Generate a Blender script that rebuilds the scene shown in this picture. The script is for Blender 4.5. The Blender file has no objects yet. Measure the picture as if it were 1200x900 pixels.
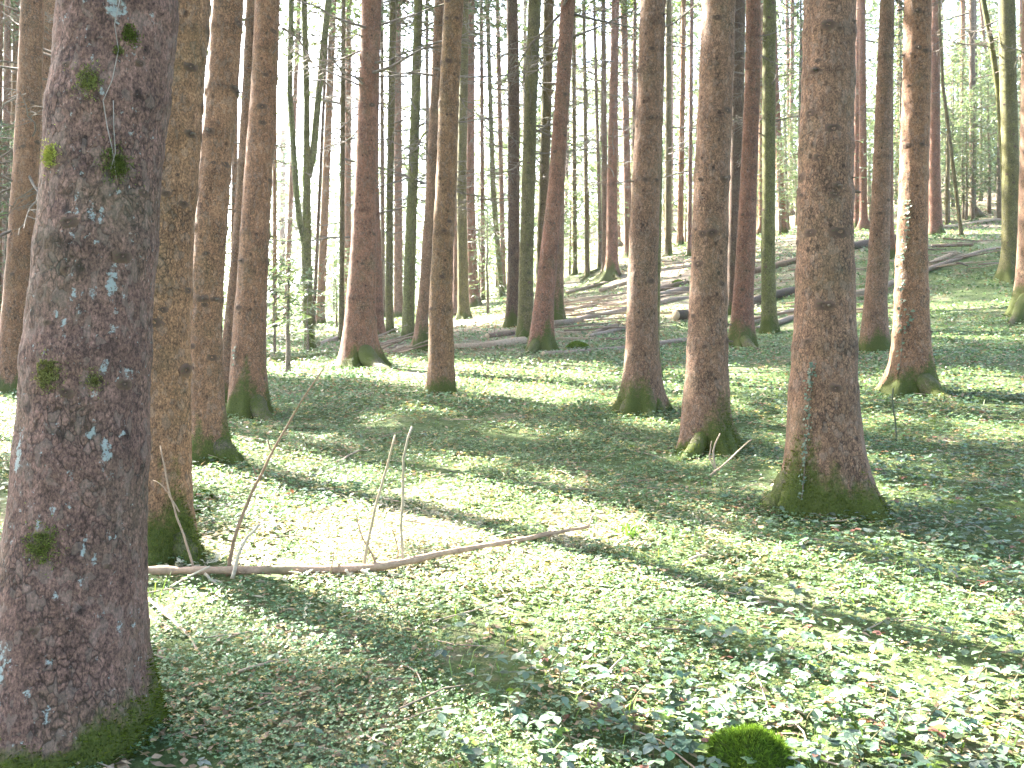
import bpy, math, random
import numpy as np
from mathutils import Vector, Matrix, Quaternion

SC = bpy.context.scene
COL = SC.collection
rng = np.random.default_rng(11)
random.seed(11)

# ------------------------------------------------------------------ camera, sky, sun, exposure
FPX = 1100.0                      # focal length in pixels of the 1200 x 900 photograph
cam_d = bpy.data.cameras.new('camera')
cam_d.sensor_width = 36.0
cam_d.lens = 36.0 * FPX / 1200.0
cam_d.clip_start = 0.05
cam_d.clip_end = 2000.0
cam = bpy.data.objects.new('camera', cam_d)
cam.location = (0, 0, 0)
cam.rotation_euler = (math.radians(90), 0, 0)
COL.objects.link(cam)
SC.camera = cam

SUN_EL = math.radians(40.0)
SUN_AZ = math.radians(-47.0)      # measured from +Y (away from the camera) towards +X
SUN = np.array([math.sin(SUN_AZ) * math.cos(SUN_EL), math.cos(SUN_AZ) * math.cos(SUN_EL), math.sin(SUN_EL)])

world = bpy.data.worlds.new('World')
SC.world = world
world.use_nodes = True
wn = world.node_tree
wn.nodes.clear()
sky = wn.nodes.new('ShaderNodeTexSky')
sky.sky_type = 'NISHITA'
sky.sun_disc = False
sky.sun_elevation = SUN_EL
sky.sun_rotation = SUN_AZ
sky.dust_density = 3.0
sky.air_density = 1.0
bg = wn.nodes.new('ShaderNodeBackground')
bg.inputs['Strength'].default_value = 0.12
wo = wn.nodes.new('ShaderNodeOutputWorld')
wn.links.new(sky.outputs[0], bg.inputs[0])
wn.links.new(bg.outputs[0], wo.inputs[0])

sun_d = bpy.data.lights.new('sun', 'SUN')
sun_d.energy = 5.0
sun_d.angle = math.radians(0.53)
sun_d.color = (1.0, 0.95, 0.86)
sun = bpy.data.objects.new('sun', sun_d)
sun.rotation_euler = Vector((-SUN[0], -SUN[1], -SUN[2])).to_track_quat('-Z', 'Y').to_euler()
sun.location = tuple(SUN * 60)
COL.objects.link(sun)

SC.view_settings.view_transform = 'Standard'
SC.view_settings.look = 'None'
SC.view_settings.exposure = 4.22
SC.view_settings.gamma = 1.0
SC.view_settings.use_curve_mapping = False
cy = SC.cycles
cy.use_denoising = True
cy.max_bounces = 6
cy.diffuse_bounces = 4
cy.glossy_bounces = 2
cy.transmission_bounces = 4
cy.transparent_max_bounces = 6
cy.volume_bounces = 1
cy.caustics_reflective = False
cy.caustics_refractive = False
cy.sample_clamp_indirect = 6.0

# ------------------------------------------------------------------ helpers
def _h(ix, iy, iz):
    n = (ix.astype(np.int64) * 374761393 + iy.astype(np.int64) * 668265263 + iz.astype(np.int64) * 2147483647) & 0xffffffff
    n = ((n ^ (n >> 13)) * 1274126177) & 0xffffffff
    n = ((n ^ (n >> 16)) * 2246822519) & 0xffffffff
    return ((n ^ (n >> 15)) & 0xffff) / 65535.0

def vnoise(x, y, z=None):
    if z is None:
        z = np.zeros_like(x)
    x, y, z = np.broadcast_arrays(np.asarray(x, float), np.asarray(y, float), np.asarray(z, float))
    xi, yi, zi = np.floor(x), np.floor(y), np.floor(z)
    fx, fy, fz = x - xi, y - yi, z - zi
    fx, fy, fz = [t * t * (3 - 2 * t) for t in (fx, fy, fz)]
    r = 0
    for dx in (0, 1):
        wx = fx if dx else 1 - fx
        for dy in (0, 1):
            wy = fy if dy else 1 - fy
            for dz in (0, 1):
                wz = fz if dz else 1 - fz
                r = r + wx * wy * wz * _h(xi + dx, yi + dy, zi + dz)
    return r

def fbm(x, y, z=None, o=3):
    r, a, s = 0, 0.5, 0
    for k in range(o):
        f = 2 ** k
        r = r + a * vnoise(x * f + 7.3 * k, y * f + 3.1 * k, None if z is None else z * f + 1.7 * k)
        s += a
        a *= 0.5
    return r / s

def sstep(a, b, x):
    t = np.clip((x - a) / (b - a), 0, 1)
    return t * t * (3 - 2 * t)

def np_mesh(name, verts, faces, mat=None, smooth=False, attrs=None):
    """faces: (M,k) array with one k, or a list of such arrays"""
    if not isinstance(faces, (list, tuple)):
        faces = [faces]
    faces = [np.asarray(f, np.int32) for f in faces if len(f)]
    verts = np.asarray(verts, np.float32)
    me = bpy.data.meshes.new(name)
    me.vertices.add(len(verts))
    me.vertices.foreach_set('co', verts.ravel())
    loops = np.concatenate([f.ravel() for f in faces])
    tot = np.concatenate([np.full(len(f), f.shape[1], np.int32) for f in faces])
    start = np.concatenate([[0], np.cumsum(tot)[:-1]]).astype(np.int32)
    me.loops.add(len(loops))
    me.loops.foreach_set('vertex_index', loops)
    me.polygons.add(len(tot))
    me.polygons.foreach_set('loop_start', start)
    me.polygons.foreach_set('loop_total', tot)
    if smooth:
        me.polygons.foreach_set('use_smooth', np.ones(len(tot), bool))
    me.update(calc_edges=True)
    for k, v in (attrs or {}).items():
        v = np.asarray(v, np.float32)
        if v.ndim == 1:
            a = me.attributes.new(k, 'FLOAT', 'POINT')
            a.data.foreach_set('value', v)
        else:
            a = me.attributes.new(k, 'FLOAT_COLOR', 'POINT')
            c = np.ones((len(v), 4), np.float32)
            c[:, :3] = v[:, :3]
            a.data.foreach_set('color', c.ravel())
    if mat:
        me.materials.append(mat)
    return me

def obj(name, data, parent=None, loc=(0, 0, 0), rot=None, scale=None):
    o = bpy.data.objects.new(name, data)
    o.location = loc
    if rot is not None:
        if isinstance(rot, Quaternion):
            o.rotation_mode = 'QUATERNION'
            o.rotation_quaternion = rot
        else:
            o.rotation_euler = rot
    if scale is not None:
        o.scale = (scale,) * 3 if np.isscalar(scale) else scale
    o.parent = parent
    COL.objects.link(o)
    return o

def tag(o, label, cat, group=None, kind=None):
    o['label'] = label
    o['category'] = cat
    if group:
        o['group'] = group
    if kind:
        o['kind'] = kind
    return o

class MB:
    def __init__(s):
        s.v, s.f, s.c, s.n = [], {}, [], 0
    def add(s, v, f, col=None):
        v = np.asarray(v, float)
        f = np.asarray(f, np.int64)
        if f.ndim == 2:
            s.f.setdefault(f.shape[1], []).append(f + s.n)
        s.v.append(v)
        s.c.append(np.broadcast_to(np.asarray(col if col is not None else (1, 1, 1), float), (len(v), 3)))
        s.n += len(v)
    def tube(s, pts, rad, sides=6, col=None, caps=True):
        pts = np.asarray(pts, float)
        rad = np.broadcast_to(np.asarray(rad, float), (len(pts),))
        d = np.gradient(pts, axis=0)
        d /= np.linalg.norm(d, axis=1)[:, None] + 1e-9
        up = np.array([0.0, 0, 1]) if abs(d[:, 2]).mean() < 0.8 else np.array([1.0, 0, 0])
        a = np.cross(d, up)
        a /= np.linalg.norm(a, axis=1)[:, None] + 1e-9
        b = np.cross(a, d)
        th = np.arange(sides) * 2 * math.pi / sides
        ring = pts[:, None] + rad[:, None, None] * (np.cos(th)[None, :, None] * a[:, None] + np.sin(th)[None, :, None] * b[:, None])
        n = len(pts)
        i, j = np.meshgrid(np.arange(n - 1), np.arange(sides), indexing='ij')
        j2 = (j + 1) % sides
        q = np.stack([i * sides + j, i * sides + j2, (i + 1) * sides + j2, (i + 1) * sides + j], -1).reshape(-1, 4)
        s.add(ring.reshape(-1, 3), q, col)
        if caps:
            base = s.n - n * sides
            c = s.n
            s.add([pts[0], pts[-1]], np.zeros(0), col)
            jj = np.arange(sides)
            k2 = (jj + 1) % sides
            s.f.setdefault(3, []).append(np.stack([base + k2, base + jj, np.full(sides, c)], -1))
            e = base + (n - 1) * sides
            s.f.setdefault(3, []).append(np.stack([e + jj, e + k2, np.full(sides, c + 1)], -1))
    def mesh(s, name, mat, smooth=False):
        return np_mesh(name, np.concatenate(s.v), [np.concatenate(x) for x in s.f.values()], mat, smooth, {'col': np.concatenate(s.c)})

# ------------------------------------------------------------------ materials
def new_mat(name):
    m = bpy.data.materials.new(name)
    m.use_nodes = True
    m.node_tree.nodes.clear()
    return m, m.node_tree

class N:
    def __init__(s, nt):
        s.nt = nt
    def __call__(s, typ, ins=None, **kw):
        n = s.nt.nodes.new(typ)
        for k, v in kw.items():
            setattr(n, k, v)
        for k, v in (ins or {}).items():
            if isinstance(v, bpy.types.NodeSocket):
                s.nt.links.new(v, n.inputs[k])
            else:
                n.inputs[k].default_value = v
        return n
    def attr(s, name):
        return s('ShaderNodeAttribute', attribute_name=name)
    def math(s, op, a, b=None, clamp=False):
        n = s('ShaderNodeMath', operation=op, use_clamp=clamp)
        for i, v in enumerate((a, b)):
            if v is None:
                continue
            if isinstance(v, bpy.types.NodeSocket):
                s.nt.links.new(v, n.inputs[i])
            else:
                n.inputs[i].default_value = v
        return n.outputs[0]
    def mix(s, f, a, b, mode='MIX'):
        n = s('ShaderNodeMix', data_type='RGBA', blend_type=mode)
        for i, v in ((0, f), (6, a), (7, b)):
            if isinstance(v, bpy.types.NodeSocket):
                s.nt.links.new(v, n.inputs[i])
            elif i == 0:
                n.inputs[i].default_value = v
            else:
                n.inputs[i].default_value = tuple(v) + ((1,) if len(v) == 3 else ())
        return n.outputs[2]
    def ramp(s, f, stops):
        n = s('ShaderNodeMapRange', {0: f, 1: stops[0], 2: stops[1], 3: stops[2], 4: stops[3]})
        return n.outputs[0]

def mat_bark():
    m, nt = new_mat('bark')
    g = N(nt)
    tc = g('ShaderNodeTexCoord').outputs['Object']
    col = g.attr('col').outputs['Color']
    moss = g.attr('moss').outputs['Fac']
    lich = g.attr('lichen').outputs['Fac']
    mp = g('ShaderNodeMapping', {'Vector': tc, 'Scale': (1, 1, 0.62)}).outputs[0]
    nz = g('ShaderNodeTexNoise', {'Vector': mp, 'Scale': 9.0, 'Detail': 9.0, 'Roughness': 0.74}).outputs['Fac']
    nf = g('ShaderNodeTexNoise', {'Vector': mp, 'Scale': 130.0, 'Detail': 4.0, 'Roughness': 0.75}).outputs['Fac']
    nmid = g('ShaderNodeTexNoise', {'Vector': mp, 'Scale': 42.0, 'Detail': 5.0, 'Roughness': 0.7}).outputs['Fac']
    warp = g('ShaderNodeTexNoise', {'Vector': mp, 'Scale': 22.0, 'Detail': 3.0}).outputs['Color']
    mp2 = g('ShaderNodeMix', {0: 0.05, 4: mp, 5: warp}, data_type='VECTOR').outputs[1]
    vor = g('ShaderNodeTexVoronoi', {'Vector': mp2, 'Scale': 44.0}, feature='DISTANCE_TO_EDGE').outputs['Distance']
    vor2 = g('ShaderNodeTexVoronoi', {'Vector': mp2, 'Scale': 44.0}).outputs['Color']
    mask = g.ramp(g('ShaderNodeTexNoise', {'Vector': mp, 'Scale': 5.0, 'Detail': 5.0, 'Roughness': 0.6}).outputs['Fac'], (0.40, 0.62, 0.0, 1.0))
    crack0 = g.ramp(vor, (0.0, 0.16, 0.0, 1.0))
    crack = g.math('SUBTRACT', 1.0, g.math('MULTIPLY', mask, g.math('SUBTRACT', 1.0, crack0)))
    # specks left by small twigs
    ms = g('ShaderNodeMapping', {'Vector': tc, 'Scale': (1, 1, 0.75)}).outputs[0]
    sp = g('ShaderNodeTexVoronoi', {'Vector': ms, 'Scale': 9.5, 'Randomness': 1.0}).outputs['Distance']
    spf = g.ramp(sp, (0.09, 0.19, 0.35, 1.0))
    c = g.mix(1.0, col, g('ShaderNodeCombineColor', {0: g.ramp(nz, (0.28, 0.72, 0.62, 1.35)), 1: g.ramp(nz, (0.28, 0.72, 0.60, 1.35)), 2: g.ramp(nz, (0.28, 0.72, 0.58, 1.36))}).outputs[0], 'MULTIPLY')
    dark = g.math('MULTIPLY', g.math('MULTIPLY', g.ramp(crack, (0, 1, 0.28, 1.0)), g.math('MULTIPLY', g.ramp(nf, (0.34, 0.66, 0.28, 1.6)), g.ramp(nmid, (0.32, 0.68, 0.55, 1.4)))), spf)
    c = g.mix(1.0, c, g('ShaderNodeCombineColor', {0: dark, 1: dark, 2: dark}).outputs[0], 'MULTIPLY')
    sepv = g('ShaderNodeSeparateColor', {0: vor2}).outputs[0]
    c = g.mix(g.math('MULTIPLY', g.math('GREATER_THAN', sepv, 0.8), 0.22), c, (0.20, 0.16, 0.13))
    # algae tint
    na = g('ShaderNodeTexNoise', {'Vector': tc, 'Scale': 3.2, 'Detail': 5.0}).outputs['Fac']
    c = g.mix(g.math('MULTIPLY', g.ramp(na, (0.5, 0.75, 0.0, 0.4)), 0.5), c, (0.12, 0.12, 0.055))
    # lichen crust
    nl = g('ShaderNodeTexNoise', {'Vector': tc, 'Scale': 38.0, 'Detail': 5.0, 'Roughness': 0.75}).outputs['Fac']
    lf = g.ramp(g.math('ADD', g.math('MULTIPLY', lich, 0.27), nl), (0.69, 0.76, 0.0, 0.8))
    c = g.mix(lf, c, (0.25, 0.29, 0.275))
    # moss
    nm = g('ShaderNodeTexNoise', {'Vector': tc, 'Scale': 26.0, 'Detail': 6.0, 'Roughness': 0.7}).outputs['Fac']
    mf = g.ramp(g.math('ADD', moss, g.math('MULTIPLY', g.math('SUBTRACT', nm, 0.5), 1.3)), (0.36, 0.80, 0.0, 1.0))
    mc = g.mix(g.ramp(nf, (0.3, 0.7, 0.0, 1.0)), (0.018, 0.028, 0.004), (0.078, 0.092, 0.014))
    c = g.mix(mf, c, mc)
    hgt = g.math('ADD', g.math('MULTIPLY', crack, 0.55), g.math('ADD', g.math('MULTIPLY', nz, 0.8), g.math('MULTIPLY', nf, 0.6)))
    bump = g('ShaderNodeBump', {'Height': hgt, 'Strength': 0.8, 'Distance': 0.007}).outputs[0]
    bs = g('ShaderNodeBsdfPrincipled', {'Base Color': c, 'Roughness': 0.88, 'Normal': bump, 'Specular IOR Level': 0.25})
    out = g('ShaderNodeOutputMaterial', {'Surface': bs.outputs[0]})
    return m

def mat_leaf(name, trans=0.35, rough=0.5, spec=0.5, noise=True):
    m, nt = new_mat(name)
    g = N(nt)
    col = g.attr('col').outputs['Color']
    if noise:
        tc = g('ShaderNodeTexCoord').outputs['Object']
        nz = g('ShaderNodeTexNoise', {'Vector': tc, 'Scale': 60.0, 'Detail': 2.0}).outputs['Fac']
        f = g.ramp(nz, (0.3, 0.7, 0.75, 1.25))
        col = g.mix(1.0, col, g('ShaderNodeCombineColor', {0: f, 1: f, 2: f}).outputs[0], 'MULTIPLY')
    bs = g('ShaderNodeBsdfPrincipled', {'Base Color': col, 'Roughness': rough, 'Specular IOR Level': spec})
    tr = g('ShaderNodeBsdfTranslucent', {'Color': g.mix(1.0, col, (1.2, 1.2, 0.75), 'MULTIPLY')})
    mx = g('ShaderNodeMixShader', {0: trans, 1: bs.outputs[0], 2: tr.outputs[0]})
    g('ShaderNodeOutputMaterial', {'Surface': mx.outputs[0]})
    return m

def mat_wood(name, scale=30.0, bumpd=0.004, lo=0.55, hi=1.4):
    m, nt = new_mat(name)
    g = N(nt)
    col = g.attr('col').outputs['Color']
    tc = g('ShaderNodeTexCoord').outputs['Object']
    nz = g('ShaderNodeTexNoise', {'Vector': tc, 'Scale': scale, 'Detail': 7.0, 'Roughness': 0.7}).outputs['Fac']
    f = g.ramp(nz, (0.25, 0.75, lo, hi))
    c = g.mix(1.0, col, g('ShaderNodeCombineColor', {0: f, 1: f, 2: f}).outputs[0], 'MULTIPLY')
    nb = g('ShaderNodeTexNoise', {'Vector': tc, 'Scale': 3.0, 'Detail': 5.0}).outputs['Fac']
    c = g.mix(g.ramp(nb, (0.55, 0.75, 0.0, 0.55)), c, (0.07, 0.085, 0.025))
    bump = g('ShaderNodeBump', {'Height': nz, 'Strength': 0.7, 'Distance': bumpd}).outputs[0]
    bs = g('ShaderNodeBsdfPrincipled', {'Base Color': c, 'Roughness': 0.85, 'Normal': bump, 'Specular IOR Level': 0.25})
    g('ShaderNodeOutputMaterial', {'Surface': bs.outputs[0]})
    return m

def mat_ground():
    m, nt = new_mat('forest_floor')
    g = N(nt)
    tc = g('ShaderNodeTexCoord').outputs['Object']
    n1 = g('ShaderNodeTexNoise', {'Vector': tc, 'Scale': 0.9, 'Detail': 7.0, 'Roughness': 0.65}).outputs['Fac']
    n2 = g('ShaderNodeTexNoise', {'Vector': tc, 'Scale': 14.0, 'Detail': 6.0, 'Roughness': 0.75}).outputs['Fac']
    n3 = g('ShaderNodeTexNoise', {'Vector': tc, 'Scale': 70.0, 'Detail': 4.0, 'Roughness': 0.8}).outputs['Fac']
    lit = g.attr('litter').outputs['Fac']
    green = g.mix(g.ramp(n2, (0.3, 0.7, 0.0, 1.0)), (0.035, 0.06, 0.016), (0.11, 0.145, 0.045))
    brown = g.mix(g.ramp(n3, (0.3, 0.7, 0.0, 1.0)), (0.09, 0.065, 0.045), (0.28, 0.22, 0.16))
    f = g.math('ADD', g.math('MULTIPLY', g.math('SUBTRACT', n1, 0.5), 2.2), g.math('ADD', g.math('MULTIPLY', g.math('SUBTRACT', n2, 0.5), 1.6), lit), True)
    c = g.mix(g.ramp(f, (0.10, 0.60, 0.0, 1.0)), green, brown)
    bump = g('ShaderNodeBump', {'Height': g.math('ADD', n2, g.math('MULTIPLY', n3, 0.5)), 'Strength': 0.9, 'Distance': 0.04}).outputs[0]
    bs = g('ShaderNodeBsdfPrincipled', {'Base Color': c, 'Roughness': 0.9, 'Normal': bump, 'Specular IOR Level': 0.2})
    g('ShaderNodeOutputMaterial', {'Surface': bs.outputs[0]})
    return m

M_BARK = mat_bark()
M_COVER = mat_leaf('cover_leaf', 0.32, 0.5, 0.5)
M_BRAMBLE = mat_leaf('bramble_leaf', 0.28, 0.48, 0.45)
M_NEEDLE = mat_leaf('needle', 0.4, 0.55, 0.4, False)
M_MOSS = mat_leaf('moss', 0.3, 0.8, 0.1, False)
M_TWIG = mat_wood('twig', 40.0, 0.002)
M_LOG = mat_wood('log', 22.0, 0.008)
M_CUT = mat_wood('cut_wood', 60.0, 0.002, 0.8, 1.15)
M_GROUND = mat_ground()

# ------------------------------------------------------------------ terrain
SLOPE = 0.114
CTRL = np.array([
    (3.3, 32, 1.3), (5.9, 48, 2.4), (9.8, 55, 3.6), (13.7, 48, 4.0), (14.7, 40, 3.6), (15.3, 34, 2.9), (12.6, 24, 1.4),
    (7.6, 13.5, 0.75), (7, 18, 0.1), (5.3, 12.2, 0), (4.9, 20, 0), (8, 27, 0.3), (0, 27, 0), (-1.4, 35, 0.4), (-3.5, 32, -0.5),
    (-5.2, 40, -0.9), (-6.5, 30, -0.8), (-2.6, 16.5, 0), (-7.3, 13.7, -0.1), (2.1, 6, 0), (1.7, 8.5, 0), (1.6, 11.5, 0),
    (-2.5, 7.8, 0), (-1.9, 5, 0), (-1.4, 2.9, 0), (-1, 13, 0), (-2.8, 10.2, 0), (0.4, 20, 0), (0, 4, 0), (2.5, 3.5, 0), (4, 8, 0.1), (0, 0, 0), (0, -6, 0), (24, 50, 7.0), (28, 58, 9.0), (22, 42, 4.6), (20, 34, 3.2)])

def HZ(x, y):
    x = np.asarray(x, float)
    y = np.asarray(y, float)
    yc = np.clip(y - 24, 0, 60)
    r0 = 0.14 * yc / (1 + np.exp(-(x - 1) / 4)) - 0.04 * yc / (1 + np.exp((x + 1) / 4))
    num, den = 0.12 * r0, 0.12
    s2 = 2 * (2.2 + 0.07 * np.clip(y, 0, 60)) ** 2
    for cx, cyy, r in CTRL:
        w = np.exp(-((x - cx) ** 2 + (y - cyy) ** 2) / s2)
        num = num + w * r
        den = den + w
    z = -1.55 + SLOPE * y + num / den
    z = z + 0.10 * (fbm(x * 0.35 + 40, y * 0.35 + 9, o=3) - 0.5) + 0.05 * (vnoise(x * 1.7 + 3, y * 1.7 + 5) - 0.5)
    return z

def pix_ground(px, py):
    ys = np.concatenate([np.arange(1.5, 30, 0.02), np.arange(30, 140, 0.06)])
    zr = -(py - 450) / FPX * ys
    hz = HZ((px - 600) / FPX * ys, ys)
    k = np.nonzero(zr <= hz)[0]
    y = ys[k[0]] if len(k) else 120.0
    x = (px - 600) / FPX * y
    return np.array([x, y, float(HZ(x, y))])

def build_ground():
    def axis(lo, hi, fine_lo, fine_hi, step, grow):
        a = list(np.arange(fine_lo, fine_hi, step))
        s = step
        while a[-1] < hi:
            s *= grow
            a.append(a[-1] + s)
        s = step
        b = [a[0]]
        while b[-1] > lo:
            s *= grow
            b.append(b[-1] - s)
        return np.array(b[:0:-1] + a)
    xs = axis(-160, 160, -6, 6, 0.085, 1.055)
    ys = axis(-30, 220, 1.5, 14, 0.085, 1.05)
    X, Y = np.meshgrid(xs, ys)
    Z = HZ(X, Y)
    nx, ny = len(xs), len(ys)
    i, j = np.meshgrid(np.arange(ny - 1), np.arange(nx - 1), indexing='ij')
    q = np.stack([i * nx + j, i * nx + j + 1, (i + 1) * nx + j + 1, (i + 1) * nx + j], -1).reshape(-1, 4)
    x, y = X.ravel(), Y.ravel()
    litter = 0.62 * np.exp(-(((x - 0) / 7) ** 2 + ((y - 32) / 9) ** 2)) + 0.55 * sstep(26, 40, y) * sstep(2, 8, x) + 0.35 * np.exp(-(((x + 4) / 5) ** 2 + ((y - 22) / 5) ** 2))
    me = np_mesh('ground', np.stack([x, y, Z.ravel()], -1), q, M_GROUND, True, {'litter': litter})
    o = obj('ground', me)
    o['kind'] = 'structure'
    o['label'] = 'uneven forest floor rising gently to the back and right'
build_ground()

# ------------------------------------------------------------------ sun patches that the crowns are cut open for
# (centre px, centre py, half width, half height, rotation in degrees) of the lit patches on the ground
LIT = [(470, 437, 150, 13, 2), (640, 441, 90, 13, 1), (840, 452, 95, 14, 2), (1120, 468, 110, 13, 2), (350, 430, 70, 8, 0),
       (560, 628, 150, 30, 0), (330, 655, 120, 20, 3), (430, 585, 60, 9, 8), (640, 668, 80, 24, 10), (850, 715, 150, 30, 12),
       (1080, 765, 170, 32, 14), (360, 712, 90, 12, 18), (8, 610, 25, 60, 0), (10, 500, 25, 30, 0),
       (570, 355, 60, 10, 0), (950, 262, 160, 22, 0), (430, 800, 40, 16, 20), (260, 770, 60, 14, 15), (730, 800, 60, 16, 10),
       (960, 850, 70, 18, 10), (1110, 560, 60, 6, 0), (620, 575, 60, 6, 10), (720, 765, 130, 24, 10), (560, 850, 70, 22, 8), (330, 850, 80, 18, 10)]
DEN = (SUN[2] - SLOPE * SUN[1])
def lit_mask(c):
    t = (c[:, 2] + 1.55 - SLOPE * c[:, 1]) / DEN
    gp = c - SUN[None] * t[:, None]
    ok = gp[:, 1] > 1.5
    y = np.where(ok, gp[:, 1], 1.5)
    px = 600 + FPX * gp[:, 0] / y
    py = 450 - FPX * gp[:, 2] / y
    n = fbm(gp[:, 0] * 1.6 + 11, gp[:, 1] * 1.6 + 5, o=3)
    m = np.zeros(len(c), bool)
    for cx, cyy, rx, ry, rot in LIT:
        a = math.radians(rot)
        dx, dy = px - cx, py - cyy
        u = (dx * math.cos(a) + dy * math.sin(a)) / rx
        v = (-dx * math.sin(a) + dy * math.cos(a)) / ry
        m |= (u * u + v * v) < (1.25 + (n - 0.5) * 1.4)
    n2 = fbm(gp[:, 0] * 2.3 + 71, gp[:, 1] * 2.3 + 15, o=2)
    m |= (py > 690) & (py < 1000) & (n2 > .535 - .035 * sstep(450, 900, px))
    m |= (py > 480) & (py < 690) & (n2 > .595)
    return m & ok, gp

def shades_patch(x, y, z, H=24):
    h = np.linspace(.5, H, 60)
    m, _ = lit_mask(np.stack([np.full(60, x), np.full(60, y), z + h], -1))
    return m.sum()

# ------------------------------------------------------------------ crown of a spruce: sprays of needles on whorled boughs
COVER_HITS = []
def crown_mesh(base, x_of, h0, h1, rmax, nb, rs, hue=1.0, spr=24, sz=1.0, cull=True, wf=1.0, cb=(0.050, 0.075, 0.030)):
    r = np.random.default_rng(rs)
    k = np.arange(nb)
    h = h0 + (h1 - h0) * ((k + r.random(nb)) / nb) ** 0.95
    az = k * 2.39996 + r.random(nb) * 1.2
    L = rmax * (1 - (h - h0) / (h1 - h0 + 0.6)) ** 0.8 * r.uniform(0.7, 1.15, nb) * np.where(h < h0 + 1.5, r.uniform(0.4, 0.9, nb), 1)
    t = (np.arange(spr) + 0.5) / spr
    T = np.clip(t[None] + r.normal(0, 0.05, (nb, spr)), 0.08, 1.02)
    side = r.normal(0, 1, (nb, spr)) * 0.22 * L[:, None] * (1.1 - T) + 0.05 * r.normal(0, 1, (nb, spr))
    rad = T * L[:, None]
    dirx, diry = np.cos(az)[:, None], np.sin(az)[:, None]
    px = dirx * rad - diry * side
    py = diry * rad + dirx * side
    pz = h[:, None] + 0.10 * rad - 0.16 * rad ** 1.5 / np.sqrt(L[:, None] + .1) - 0.10 * r.random((nb, spr)) - 0.05 * abs(side)
    px = px + x_of(h)[:, None]
    P = np.stack([px, py, pz], -1).reshape(-1, 3)
    n = len(P)
    a2 = (az[:, None] + r.normal(0, 0.7, (nb, spr))).ravel()
    ln = r.uniform(0.32, 0.62, n) * sz
    wd = r.uniform(0.12, 0.24, n) * sz * wf
    tilt = r.normal(-0.25, 0.35, n)
    roll = r.normal(0, 0.7, n)
    d = np.stack([np.cos(a2) * np.cos(tilt), np.sin(a2) * np.cos(tilt), np.sin(tilt)], -1)
    s = np.stack([-np.sin(a2), np.cos(a2), np.zeros(n)], -1)
    u = np.cross(d, s)
    w = s * np.cos(roll)[:, None] + u * np.sin(roll)[:, None]
    if cull:  # drop sprays whose shade would fall on the drawn sun patches
        m, gp = lit_mask(P + np.asarray(base)[None])
        keep = ~m
        COVER_HITS.append(gp[keep])
        P, d, w, ln, wd = P[keep], d[keep], w[keep], ln[keep], wd[keep]
        n = len(P)
    V = np.stack([P - d * ln[:, None] * .5, P + w * wd[:, None] * .5 - d * ln[:, None] * .12, P + d * ln[:, None] * .5, P - w * wd[:, None] * .5 + d * ln[:, None] * .05], 1).reshape(-1, 3)
    F = np.arange(n * 4).reshape(-1, 4)
    cb = np.array(cb) * hue
    c = cb[None] * r.uniform(0.6, 1.5, n)[:, None] * (1 + r.normal(0, 0.08, (n, 3)))
    return np_mesh('crown', V, F, M_NEEDLE, False, {'col': np.repeat(np.clip(c, 0.005, 1), 4, 0)})

# ------------------------------------------------------------------ dead branch prototypes (1 m long along +X)
DEAD = []
for k in range(9):
    r = np.random.default_rng(100 + k)
    mb = MB()
    t = np.linspace(0, 1, 7)
    wob = np.cumsum(r.normal(0, 0.025, (7, 2)), 0)
    droop = r.uniform(-0.22, 0.12)
    pts = np.stack([t, wob[:, 0], droop * t + 0.16 * t ** 2 * r.uniform(-.4, 1) + wob[:, 1] * .5], -1)
    mb.tube(pts, 0.0115 * (1 - 0.8 * t), 4, (0.13, 0.105, 0.085), False)
    for q in range(r.integers(11, 18)):
        s = r.uniform(0.2, 0.98)
        p0 = np.array([np.interp(s, t, pts[:, i]) for i in range(3)])
        ln = r.uniform(0.1, 0.38) * (1.15 - s)  + .04
        an = r.uniform(0.5, 1.1) * r.choice((-1, 1))
        d = np.array([math.cos(an), math.sin(an), r.uniform(-0.45, 0.2)])
        p1 = p0 + d * ln * 0.5 + r.normal(0, .012, 3)
        p2 = p0 + d * ln + np.array([0, 0, -0.1 * ln]) + r.normal(0, .012, 3)
        mb.tube([p0, p1, p2], [0.0048, 0.0036, 0.002], 3, (0.14, 0.115, 0.09), False)
    DEAD.append(mb.mesh('dead_branch', M_TWIG))

def knot_mesh(seed, stub):
    r = np.random.default_rng(seed)
    nr, ns = 5, 12
    th = np.arange(ns) * 2 * math.pi / ns
    V, F = [], []
    prof = [(1.5, -0.16), (1.05, 0.03), (0.7, 0.14), (0.42, 0.10), (0.22, -0.02)]
    for (rr, hh) in prof:
        jit = 1 + r.normal(0, 0.09, ns)
        V.append(np.stack([np.full(ns, hh) + r.normal(0, .03, ns), rr * jit * np.cos(th) * 1.15, rr * jit * np.sin(th) * 0.8], -1))
    V = np.concatenate(V + [np.array([[-0.05, 0, 0]])])
    i, j = np.meshgrid(np.arange(nr - 1), np.arange(ns), indexing='ij')
    q = np.stack([i * ns + j, i * ns + (j + 1) % ns, (i + 1) * ns + (j + 1) % ns, (i + 1) * ns + j], -1).reshape(-1, 4)
    jj = np.arange(ns)
    tri = np.stack([(nr - 1) * ns + jj, (nr - 1) * ns + (jj + 1) % ns, np.full(ns, nr * ns)], -1)
    c = np.array([0.075, 0.045, 0.03])[None] * np.concatenate([np.full(ns, s) for s in (1.5, 1.1, 0.9, 0.7, 0.5)] + [[0.5]])[:, None]
    mb = MB()
    mb.v, mb.c, mb.n = [V], [c], len(V)
    mb.f = {4: [q], 3: [tri]}
    if stub:
        mb.tube([(0, 0, 0), (.8, .06, .02), (1.5, 0.12, -0.1)], [.34, .28, .16], 6, (0.12, 0.09, 0.07))
    return mb.mesh('knot', M_TWIG, True)
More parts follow.
